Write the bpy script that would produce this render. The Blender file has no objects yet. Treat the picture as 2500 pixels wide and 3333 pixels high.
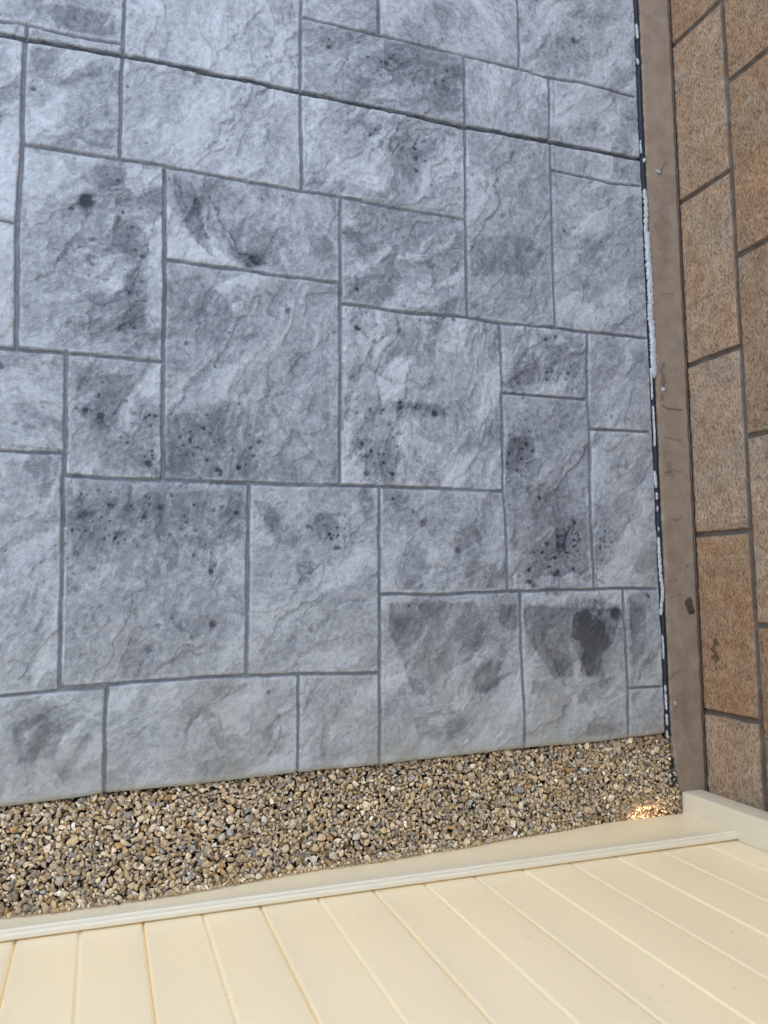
# Looking down over a back-yard corner: stamped concrete patio, gravel strip, cream vinyl fence, tan block wall.
import bpy, math, random
import numpy as np
from mathutils import Matrix, Vector

scene = bpy.context.scene
COL = scene.collection

# ------------------------------------------------------------------ camera
cam_data = bpy.data.cameras.new('camera')
cam = bpy.data.objects.new('camera', cam_data)
COL.objects.link(cam)
R = Matrix(((0.94181523, -0.01788594, -0.33565484),
            (-0.01283379, 0.99594171, -0.08908084),
            (0.33588595, 0.08820541, 0.93776353)))
cam.matrix_world = Matrix.Translation((0, 0, 1.5)) @ R.to_4x4()
cam_data.sensor_fit = 'VERTICAL'
cam_data.sensor_height = 36.0
cam_data.lens = 2582.1 / 3333.0 * 36.0
cam_data.clip_start = 0.02
cam_data.clip_end = 500
scene.camera = cam
scene.render.resolution_x, scene.render.resolution_y = 768, 1024

# ------------------------------------------------------------------ light
SUN_EL = math.radians(30)
SUN_AZ = math.radians(-74)          # direction towards the sun, from +X (behind the fence, over the wall end)
world = bpy.data.worlds.new('World')
scene.world = world
world.use_nodes = True
wn = world.node_tree
bg = wn.nodes['Background']
sky = wn.nodes.new('ShaderNodeTexSky')
sky.sky_type = 'NISHITA'
sky.sun_disc = False
sky.sun_elevation = SUN_EL
sky.sun_rotation = math.pi / 2 - SUN_AZ
sky.ozone_density = .6
sky.dust_density = 2.0
hsv = wn.nodes.new('ShaderNodeHueSaturation')      # sky desaturated to weaken its blue cast
hsv.inputs['Saturation'].default_value = .78
wn.links.new(sky.outputs[0], hsv.inputs['Color'])
sky_lift = wn.nodes.new('ShaderNodeMix'); sky_lift.data_type = 'RGBA'; sky_lift.blend_type = 'ADD'
sky_lift.inputs[0].default_value = 1.0
sky_lift.inputs[7].default_value = (1.6, 1.82, 2.35, 1)          # constant light added to lift the zenith
wn.links.new(hsv.outputs[0], sky_lift.inputs[6])
wn.links.new(sky_lift.outputs[2], bg.inputs[0])
bg.inputs[1].default_value = 0.15
sun_d = bpy.data.lights.new('sun', 'SUN')
sun_d.energy = 4.5
sun_d.angle = math.radians(0.5)
sun_d.color = (1.0, 0.86, 0.66)
sun = bpy.data.objects.new('sun', sun_d)
COL.objects.link(sun)
to_sun = Vector((math.cos(SUN_EL) * math.cos(SUN_AZ), math.cos(SUN_EL) * math.sin(SUN_AZ), math.sin(SUN_EL)))
sun.rotation_euler = to_sun.to_track_quat('Z', 'Y').to_euler()
sun.location = (2, -3, 4)
scene.view_settings.view_transform = 'Standard'
scene.view_settings.look = 'None'
scene.view_settings.exposure = 1.52
scene.view_settings.gamma = 1.0
scene.view_settings.use_curve_mapping = False

# ------------------------------------------------------------------ measured data (metres, on the ground plane)
JOINTS = [
(0.0098,[(-0.21,0.994),(-0.188,0.995),(-0.146,0.996),(-0.071,1.0),(0.019,1.002),(0.095,1.005),(0.182,1.003),(0.274,1.002),(0.368,1.001),(0.549,1.0),(0.738,0.996),(0.954,1.001),(1.202,1.003)]),
(0.005,[(-0.204,1.022),(-0.188,1.021),(-0.144,1.024),(-0.111,1.022),(-0.031,1.023),(0.02,1.025)]),
(0.005,[(-0.143,1.024),(-0.143,0.998)]),
(0.006,[(0.025,1.162),(0.025,1.115),(0.023,1.002),(0.021,0.974),(0.021,0.8)]),
(0.006,[(0.37,1.252),(0.37,1.201),(0.368,0.999),(0.37,0.788)]),
(0.006,[(0.374,1.164),(0.551,1.164),(0.647,1.163),(0.736,1.162),(0.881,1.161),(0.947,1.155),(1.041,1.163),(1.193,1.16)]),
(0.0055,[(0.539,1.296),(0.539,1.243),(0.54,1.172)]),
(0.008,[(-0.146,0.991),(-0.148,0.893),(-0.146,0.797),(-0.15,0.653),(-0.147,0.493),(-0.148,0.451),(-0.146,0.42)]),
(0.006,[(-0.146,0.796),(-0.047,0.796),(0.022,0.796),(0.097,0.797),(0.228,0.793),(0.363,0.789),(0.455,0.791),(0.546,0.786),(0.64,0.787),(0.732,0.784)]),
(0.0055,[(0.88,1.385),(0.879,1.328),(0.878,1.161)]),
(0.0055,[(0.739,1.159),(0.738,0.996),(0.734,0.785),(0.733,0.588),(0.735,0.567)]),
(0.0055,[(0.954,1.155),(0.952,1.0),(0.952,0.933),(0.952,0.788),(0.949,0.611),(0.95,0.564)]),
(0.005,[(0.954,0.934),(1.044,0.932),(1.113,0.929),(1.197,0.935)]),
(0.007,[(0.102,0.789),(0.104,0.613),(0.105,0.52),(0.104,0.418),(0.104,0.309),(0.106,0.199)]),
(0.006,[(0.106,0.614),(0.185,0.612),(0.311,0.609),(0.444,0.609)]),
(0.006,[(0.451,0.788),(0.449,0.557),(0.445,0.194)]),
(0.006,[(0.453,0.566),(0.543,0.563),(0.594,0.562),(0.738,0.565),(0.81,0.561),(0.95,0.563),(1.022,0.562),(1.196,0.564)]),
(0.005,[(-0.2,0.648),(-0.178,0.649),(-0.151,0.646)]),
(0.006,[(-0.194,0.417),(-0.172,0.417),(-0.146,0.417),(-0.063,0.418),(-0.0,0.418),(0.102,0.416)]),
(0.007,[(-0.064,0.417),(-0.064,0.333),(-0.062,0.197)]),
(0.005,[(-0.189,0.237),(-0.167,0.236),(-0.065,0.237)]),
(0.0065,[(-0.061,0.197),(-0.004,0.194),(0.104,0.194),(0.257,0.193),(0.361,0.192),(0.455,0.194),(0.538,0.194),(0.639,0.194),(0.805,0.192)]),
(0.006,[(-0.065,0.195),(-0.063,0.044),(-0.063,-0.048),(-0.063,-0.175)]),
(0.007,[(0.264,0.188),(0.262,-0.056),(0.26,-0.17)]),
(0.006,[(0.528,0.194),(0.526,-0.001),(0.522,-0.351)]),
(0.005,[(0.813,0.559),(0.813,0.442),(0.808,0.192),(0.812,0.14),(0.814,-0.02)]),
(0.0065,[(1.033,0.56),(1.028,0.405),(1.03,0.342),(1.026,0.143),(1.028,-0.02)]),
(0.006,[(0.814,0.406),(0.92,0.406),(1.025,0.406)]),
(0.006,[(1.031,0.339),(1.191,0.341)]),
(0.006,[(0.527,-0.022),(0.661,-0.025),(0.81,-0.021),(1.022,-0.02),(1.101,-0.019),(1.195,-0.021)]),
(0.006,[(0.842,-0.025),(0.843,-0.152),(0.844,-0.248),(0.845,-0.353)]),
(0.006,[(1.103,-0.022),(1.105,-0.137),(1.105,-0.238),(1.104,-0.349)]),
(0.005,[(1.106,-0.239),(1.196,-0.241)]),
(0.005,[(-0.177,-0.182),(-0.155,-0.182),(-0.065,-0.178),(0.01,-0.177)]),
(0.006,[(-0.061,-0.173),(0.022,-0.172),(0.108,-0.169),(0.233,-0.168),(0.267,-0.17),(0.355,-0.171),(0.523,-0.177)]),
(0.006,[(0.015,-0.178),(0.013,-0.237),(0.013,-0.36)]),
(0.005,[(0.36,-0.175),(0.359,-0.262),(0.358,-0.356)]),
]
EDGE = [(-0.15,-0.367),(-0.068,-0.365),(0.013,-0.361),(0.192,-0.36),(0.358,-0.356),(0.53,-0.356),(0.679,-0.353),(0.845,-0.35),(1.008,-0.351),(1.104,-0.349),(1.202,-0.346)]
BLOBS = [(1.024,-0.138,0.048,0.072,0.95),(1.081,-0.074,0.015,0.013,0.9),(0.902,-0.114,0.055,0.059,0.5),(0.966,-0.245,0.07,0.049,0.35),(0.923,-0.183,0.04,0.029,0.45),(1.033,-0.058,0.03,0.012,0.5),(1.103,-0.121,0.015,0.025,0.5),(0.624,-0.067,0.093,0.033,0.45),(0.769,-0.138,0.052,0.052,0.5),(0.815,-0.063,0.029,0.021,0.6),(0.735,-0.203,0.043,0.028,0.4),(0.62,-0.279,0.028,0.025,0.5),(0.702,-0.285,0.026,0.018,0.4),(0.574,-0.085,0.035,0.064,0.35),(-0.089,-0.261,0.044,0.043,0.6),(-0.111,-0.228,0.036,0.023,0.35),(-0.059,-0.31,0.037,0.031,0.35),(0.191,-0.249,0.021,0.037,0.35),(0.233,-0.286,0.034,0.033,0.25),(0.07,-0.241,0.024,0.032,0.25),(0.166,-0.214,0.025,0.017,0.3),(0.41,-0.23,0.023,0.044,0.25),(0.32,0.108,0.027,0.036,0.5),(0.412,0.109,0.026,0.027,0.45),(0.498,0.166,0.015,0.032,0.8),(0.374,0.01,0.018,0.053,0.35),(0.337,-0.104,0.054,0.039,0.3),(0.448,-0.063,0.028,0.027,0.3),(0.017,0.13,0.064,0.042,0.5),(0.146,0.149,0.094,0.03,0.55),(0.089,0.063,0.066,0.042,0.4),(0.198,0.025,0.02,0.021,0.6),(-0.026,-0.051,0.031,0.024,0.35),(0.148,-0.064,0.05,0.034,0.3),(-0.045,0.112,0.023,0.041,0.4),(0.231,0.125,0.026,0.052,0.4),(0.198,-0.082,0.051,0.034,0.3),(0.022,0.307,0.073,0.076,0.4),(0.005,0.349,0.024,0.026,0.5),(0.055,0.232,0.049,0.026,0.4),(0.179,0.29,0.07,0.07,0.5),(0.248,0.357,0.063,0.054,0.35),(0.137,0.227,0.051,0.035,0.4),(0.23,0.464,0.063,0.054,0.35),(0.186,0.514,0.053,0.036,0.35),(0.357,0.42,0.019,0.028,0.35),(0.265,0.648,0.033,0.014,0.5),(0.167,0.732,0.045,0.037,0.55),(0.211,0.683,0.036,0.023,0.45),(0.14,0.765,0.026,0.028,0.4),(0.015,0.7,0.075,0.049,0.45),(-0.037,0.707,0.012,0.013,0.95),(0.049,0.606,0.042,0.053,0.4),(0.059,0.536,0.021,0.053,0.5),(0.003,0.486,0.057,0.035,0.5),(-0.078,0.573,0.039,0.043,0.35),(-0.098,0.468,0.031,0.034,0.35),(0.089,0.738,0.014,0.027,0.5),(0.566,0.733,0.096,0.06,0.35),(0.585,0.605,0.129,0.036,0.5),(0.504,0.626,0.031,0.039,0.4),(0.671,0.686,0.044,0.061,0.3),(0.601,0.361,0.073,0.023,0.45),(0.49,0.316,0.04,0.038,0.55),(0.529,0.233,0.06,0.023,0.45),(0.675,0.365,0.043,0.024,0.4),(0.512,0.47,0.04,0.058,0.25),(0.86,0.295,0.064,0.071,0.55),(0.925,0.517,0.072,0.042,0.5),(0.888,0.462,0.071,0.037,0.45),(0.983,0.469,0.037,0.032,0.4),(0.932,0.075,0.071,0.08,0.5),(0.914,0.196,0.07,0.051,0.35),(0.965,0.321,0.036,0.042,0.35),(0.791,0.66,0.058,0.083,0.45),(0.861,0.711,0.059,0.064,0.35),(0.893,0.62,0.06,0.032,0.4),(0.787,0.934,0.023,0.054,0.25),(0.604,1.121,0.113,0.038,0.5),(0.458,1.13,0.063,0.041,0.4),(0.58,0.939,0.098,0.052,0.4),(0.547,0.811,0.107,0.04,0.3),(0.645,1.035,0.067,0.021,0.4),(0.827,1.115,0.073,0.044,0.3),(-0.07,0.936,0.058,0.036,0.4),(-0.029,0.881,0.041,0.054,0.35),(-0.072,1.063,0.075,0.033,0.5),(-0.117,0.953,0.024,0.044,0.3),(0.228,0.874,0.084,0.038,0.18),(0.283,0.826,0.057,0.029,0.2),(0.639,0.14,0.052,0.034,0.4),(0.688,0.012,0.107,0.025,0.4),(0.577,0.149,0.02,0.038,0.3),(1.026,1.261,0.016,0.014,0.6),(0.907,0.015,0.058,0.02,0.4),(1.145,-0.143,0.033,0.072,0.45),(1.15,-0.05,0.025,0.026,0.35),(1.158,-0.256,0.025,0.051,0.2),(1.107,0.501,0.051,0.065,0.2),(1.063,0.075,0.037,0.062,0.35),(1.091,0.159,0.037,0.031,0.2),(1.067,0.738,0.077,0.11,0.18),(0.998,-0.325,0.071,0.012,0.4),(-0.121,0.168,0.045,0.049,0.12),(-0.169,0.853,0.015,0.035,0.25),(0.403,0.182,0.086,0.018,0.15),(1.086,0.885,0.066,0.034,0.22)]
LEDGES = [[(0.283,0.562),(0.256,0.522),(0.234,0.483),(0.221,0.459),(0.186,0.415),(0.144,0.367),(0.111,0.312)],[(0.403,0.237),(0.357,0.299),(0.32,0.247)],[(0.448,0.522),(0.404,0.475),(0.357,0.434),(0.343,0.409)],[(0.175,0.789),(0.193,0.745),(0.211,0.692),(0.247,0.65),(0.283,0.627)],[(0.119,0.78),(0.141,0.737),(0.167,0.695),(0.202,0.645)],[(0.229,0.667),(0.256,0.633),(0.302,0.629)],[(0.283,1.149),(0.227,1.077),(0.182,1.009),(0.138,0.99)],[(0.321,1.039),(0.283,0.981),(0.237,0.933),(0.201,0.879),(0.166,0.834)],[(0.369,1.15),(0.321,1.068),(0.283,1.03)],[(0.857,0.957),(0.816,0.918),(0.809,0.874),(0.819,0.833),(0.783,0.785),(0.748,0.717)],[(0.651,0.766),(0.619,0.761),(0.608,0.739)],[(0.182,-0.119),(0.14,-0.122),(0.1,-0.149)],[(0.132,-0.071),(0.165,-0.098)],[(0.356,0.019),(0.411,0.037),(0.402,-0.026),(0.32,-0.06),(0.293,-0.119)],[(0.356,-0.069),(0.401,-0.097),(0.448,-0.036),(0.496,-0.037)],[(1.05,0.336),(0.998,0.26),(0.949,0.217),(0.913,0.175)],[(0.861,-0.005),(0.907,0.015),(0.953,0.014),(1.001,0.024)],[(0.605,-0.002),(0.647,0.026),(0.709,0.026)],[(0.552,-0.184),(0.603,-0.15),(0.663,-0.162)],[(0.923,-0.183),(0.966,-0.245),(0.918,-0.3),(0.873,-0.306)],[(0.15,-0.263),(0.182,-0.232),(0.208,-0.242),(0.225,-0.302)],[(0.311,-0.266),(0.328,-0.242),(0.319,-0.292),(0.302,-0.316)],[(-0.131,-0.296),(-0.095,-0.291),(-0.06,-0.263)],[(0.97,0.768),(1.046,0.834),(1.125,0.891)],[(1.14,0.658),(1.164,0.616),(1.111,0.589)],[(0.753,0.074),(0.745,0.152)],[(0.472,0.41),(0.511,0.432),(0.551,0.416),(0.613,0.41)],[(0.71,0.973),(0.655,0.984),(0.622,0.968)],[(-0.025,0.685),(-0.063,0.627),(-0.093,0.571),(-0.116,0.551)],[(0.058,0.598),(0.018,0.532),(-0.029,0.492),(-0.02,0.441)],[(0.082,0.683),(0.066,0.608),(0.05,0.553),(0.084,0.495)]]
SPOTS = [(0.623,0.123,0.0076),(0.698,0.067,0.0066),(0.085,-0.114,0.0057),(0.198,-0.071,0.0066),(0.1,-0.072,0.0038),(0.043,-0.024,0.0038),(-0.041,-0.003,0.0066),(-0.03,0.129,0.0086),(0.194,0.025,0.0047),(0.202,0.038,0.0038),(0.016,0.144,0.0066),(0.102,0.142,0.0047),(-0.04,0.059,0.0047),(0.577,0.352,0.0057),(0.576,0.371,0.0047),(0.612,0.36,0.0066),(0.572,0.305,0.0047),(0.582,0.305,0.0038),(0.653,0.351,0.0057),(0.501,0.22,0.0047),(0.529,0.261,0.0038),(0.51,0.351,0.0047),(0.512,0.265,0.0038),(0.557,0.22,0.0038),(-0.038,0.707,0.0086),(-0.023,0.588,0.0047),(0.042,0.543,0.0047),(0.018,0.754,0.0038),(-0.17,0.386,0.0066),(-0.143,0.285,0.0038),(-0.004,0.307,0.0057),(-0.03,0.317,0.0047),(0.863,0.418,0.0029),(1.026,1.266,0.0057),(1.085,1.245,0.0029),(0.882,0.281,0.0038),(0.896,0.18,0.0047),(0.868,0.195,0.0047),(0.913,0.08,0.0047),(0.93,0.014,0.0047),(0.937,0.017,0.0047),(0.992,0.1,0.0038),(0.996,0.09,0.0038),(1.048,0.09,0.0038),(1.061,0.085,0.0038),(1.05,-0.005,0.0038),(0.992,0.105,0.0029),(0.592,0.428,0.0029),(0.464,0.151,0.0038),(0.079,0.224,0.0047),(0.179,0.294,0.0038),(0.244,0.222,0.0038),(0.284,0.273,0.0038),(0.822,0.163,0.0029),(1.103,0.555,0.0029),(1.126,0.362,0.0029),(1.131,0.33,0.0038),(0.455,0.133,0.0029),(0.863,0.398,0.0038)]
CLUST = [(0.968,0.09,0.029,0.029,40),(1.051,0.085,0.024,0.038,30),(1.036,0.003,0.019,0.024,18),(0.622,0.947,0.086,0.057,30),(0.551,1.109,0.086,0.038,40),(0.512,0.529,0.057,0.029,30),(0.615,0.549,0.142,0.029,30),(0.025,0.096,0.095,0.076,40),(0.172,0.098,0.076,0.076,40),(0.56,0.358,0.104,0.057,40),(0.529,0.251,0.067,0.038,30),(0.179,0.263,0.086,0.057,40),(0.017,0.602,0.086,0.114,50),(0.022,0.307,0.076,0.076,30),(0.848,0.295,0.038,0.057,25),(0.43,0.1,0.038,0.029,20),(0.32,0.055,0.285,0.285,40),(0.417,0.909,0.475,0.19,50),(0.947,0.466,0.057,0.057,25),(1.051,1.255,0.057,0.057,15),(1.065,0.693,0.076,0.19,12),(0.907,0.025,0.057,0.038,25)]
SEAL = [([(1.1948,1.3753),(1.195,1.3608)],0.0025),([(1.2045,1.3481),(1.2036,1.33),(1.2044,1.3104)],0.0074),([(1.2001,1.2597),(1.2038,1.2514),(1.2041,1.2442)],0.0049),([(1.201,1.0517),(1.2001,1.0336),(1.2017,1.0186)],0.0025),([(1.2031,1.0061),(1.2104,1.0061),(1.21,0.997)],0.0074),([(1.2072,0.9304),(1.2081,0.9128),(1.2091,0.8928),(1.2088,0.87),(1.2082,0.8573),(1.2038,0.8165)],0.0078),([(1.2096,0.8285),(1.2086,0.797),(1.2092,0.7521),(1.2103,0.7174),(1.2111,0.6877),(1.2099,0.6529),(1.208,0.6157),(1.2111,0.5914),(1.2112,0.5546),(1.211,0.5058),(1.2105,0.4692)],0.0115),([(1.2002,0.4927),(1.2027,0.4565),(1.2021,0.4178)],0.0033),([(1.2034,0.4033),(1.2042,0.3745),(1.2055,0.3458),(1.205,0.3075)],0.0037),([(1.1991,0.2501),(1.2008,0.2288),(1.2018,0.2099)],0.007),([(1.2031,0.2005),(1.2033,0.1828)],0.0049),([(1.2048,0.1687),(1.2047,0.1557)],0.0033),([(1.2056,0.1205),(1.2054,0.11)],0.0025),([(1.2024,0.0971),(1.2026,0.0621),(1.2035,0.0271),(1.2044,0.0016),(1.2084,-0.0193),(1.208,-0.0378),(1.2049,-0.0539),(1.2005,-0.0722),(1.1995,-0.0813)],0.007),([(1.2011,-0.125),(1.2026,-0.1479),(1.2021,-0.1798)],0.0037),([(1.2051,-0.2378),(1.2047,-0.2559)],0.0041),([(1.2032,-0.257),(1.205,-0.2751),(1.204,-0.2931)],0.0053),([(1.2041,-0.3021),(1.2058,-0.3269)],0.0053),([(1.2025,-0.3379),(1.2062,-0.3561)],0.0049)]
CRACKS = [[(1.2316,0.4039),(1.2545,0.3981),(1.2897,0.3971)],[(1.232,0.3299),(1.2507,0.3284),(1.2738,0.324),(1.2842,0.3276)],[(1.2304,0.2484),(1.2464,0.2494),(1.2626,0.2548),(1.2725,0.2491),(1.2843,0.2507)],[(1.2402,0.1363),(1.2574,0.1361),(1.2782,0.1452)],[(1.2268,-0.0033),(1.2497,-0.0031)],[(1.2304,-0.0416),(1.2477,-0.0373),(1.265,-0.036)],[(1.2402,0.6749),(1.2817,0.6783)],[(1.2315,0.4028),(1.2544,0.397),(1.2897,0.3979)],[(1.2202,-0.2284),(1.2293,-0.2153),(1.2496,-0.2071)]]
TUFTS = [(-0.141, -0.404, 3, 0.02), (0.011, -0.453, 4, 0.02), (0.029, -0.517, 3, 0.018), (0.009, -0.509, 2, 0.02), (0.133, -0.549, 4, 0.03), (0.47, -0.363, 4, 0.025), (0.483, -0.382, 3, 0.02), (0.572, -0.384, 3, 0.03), (0.625, -0.383, 2, 0.02), (0.479, -0.411, 2, 0.025), (0.684, -0.443, 3, 0.03), (0.692, -0.402, 3, 0.035), (0.739, -0.455, 3, 0.03), (0.494, -0.47, 4, 0.03), (0.5, -0.477, 3, 0.025), (0.623, -0.502, 2, 0.03), (0.538, -0.525, 6, 0.03), (0.545, -0.435, 2, 0.02), (0.741, -0.382, 3, 0.03), (0.841, -0.384, 3, 0.02), (1.242, -0.493, 8, 0.022), (1.236, -0.51, 6, 0.02), (1.138, -0.489, 3, 0.02), (0.956, -0.515, 3, 0.02), (0.662, -0.537, 2, 0.02), (0.972, -0.498, 2, 0.02)]
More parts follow.
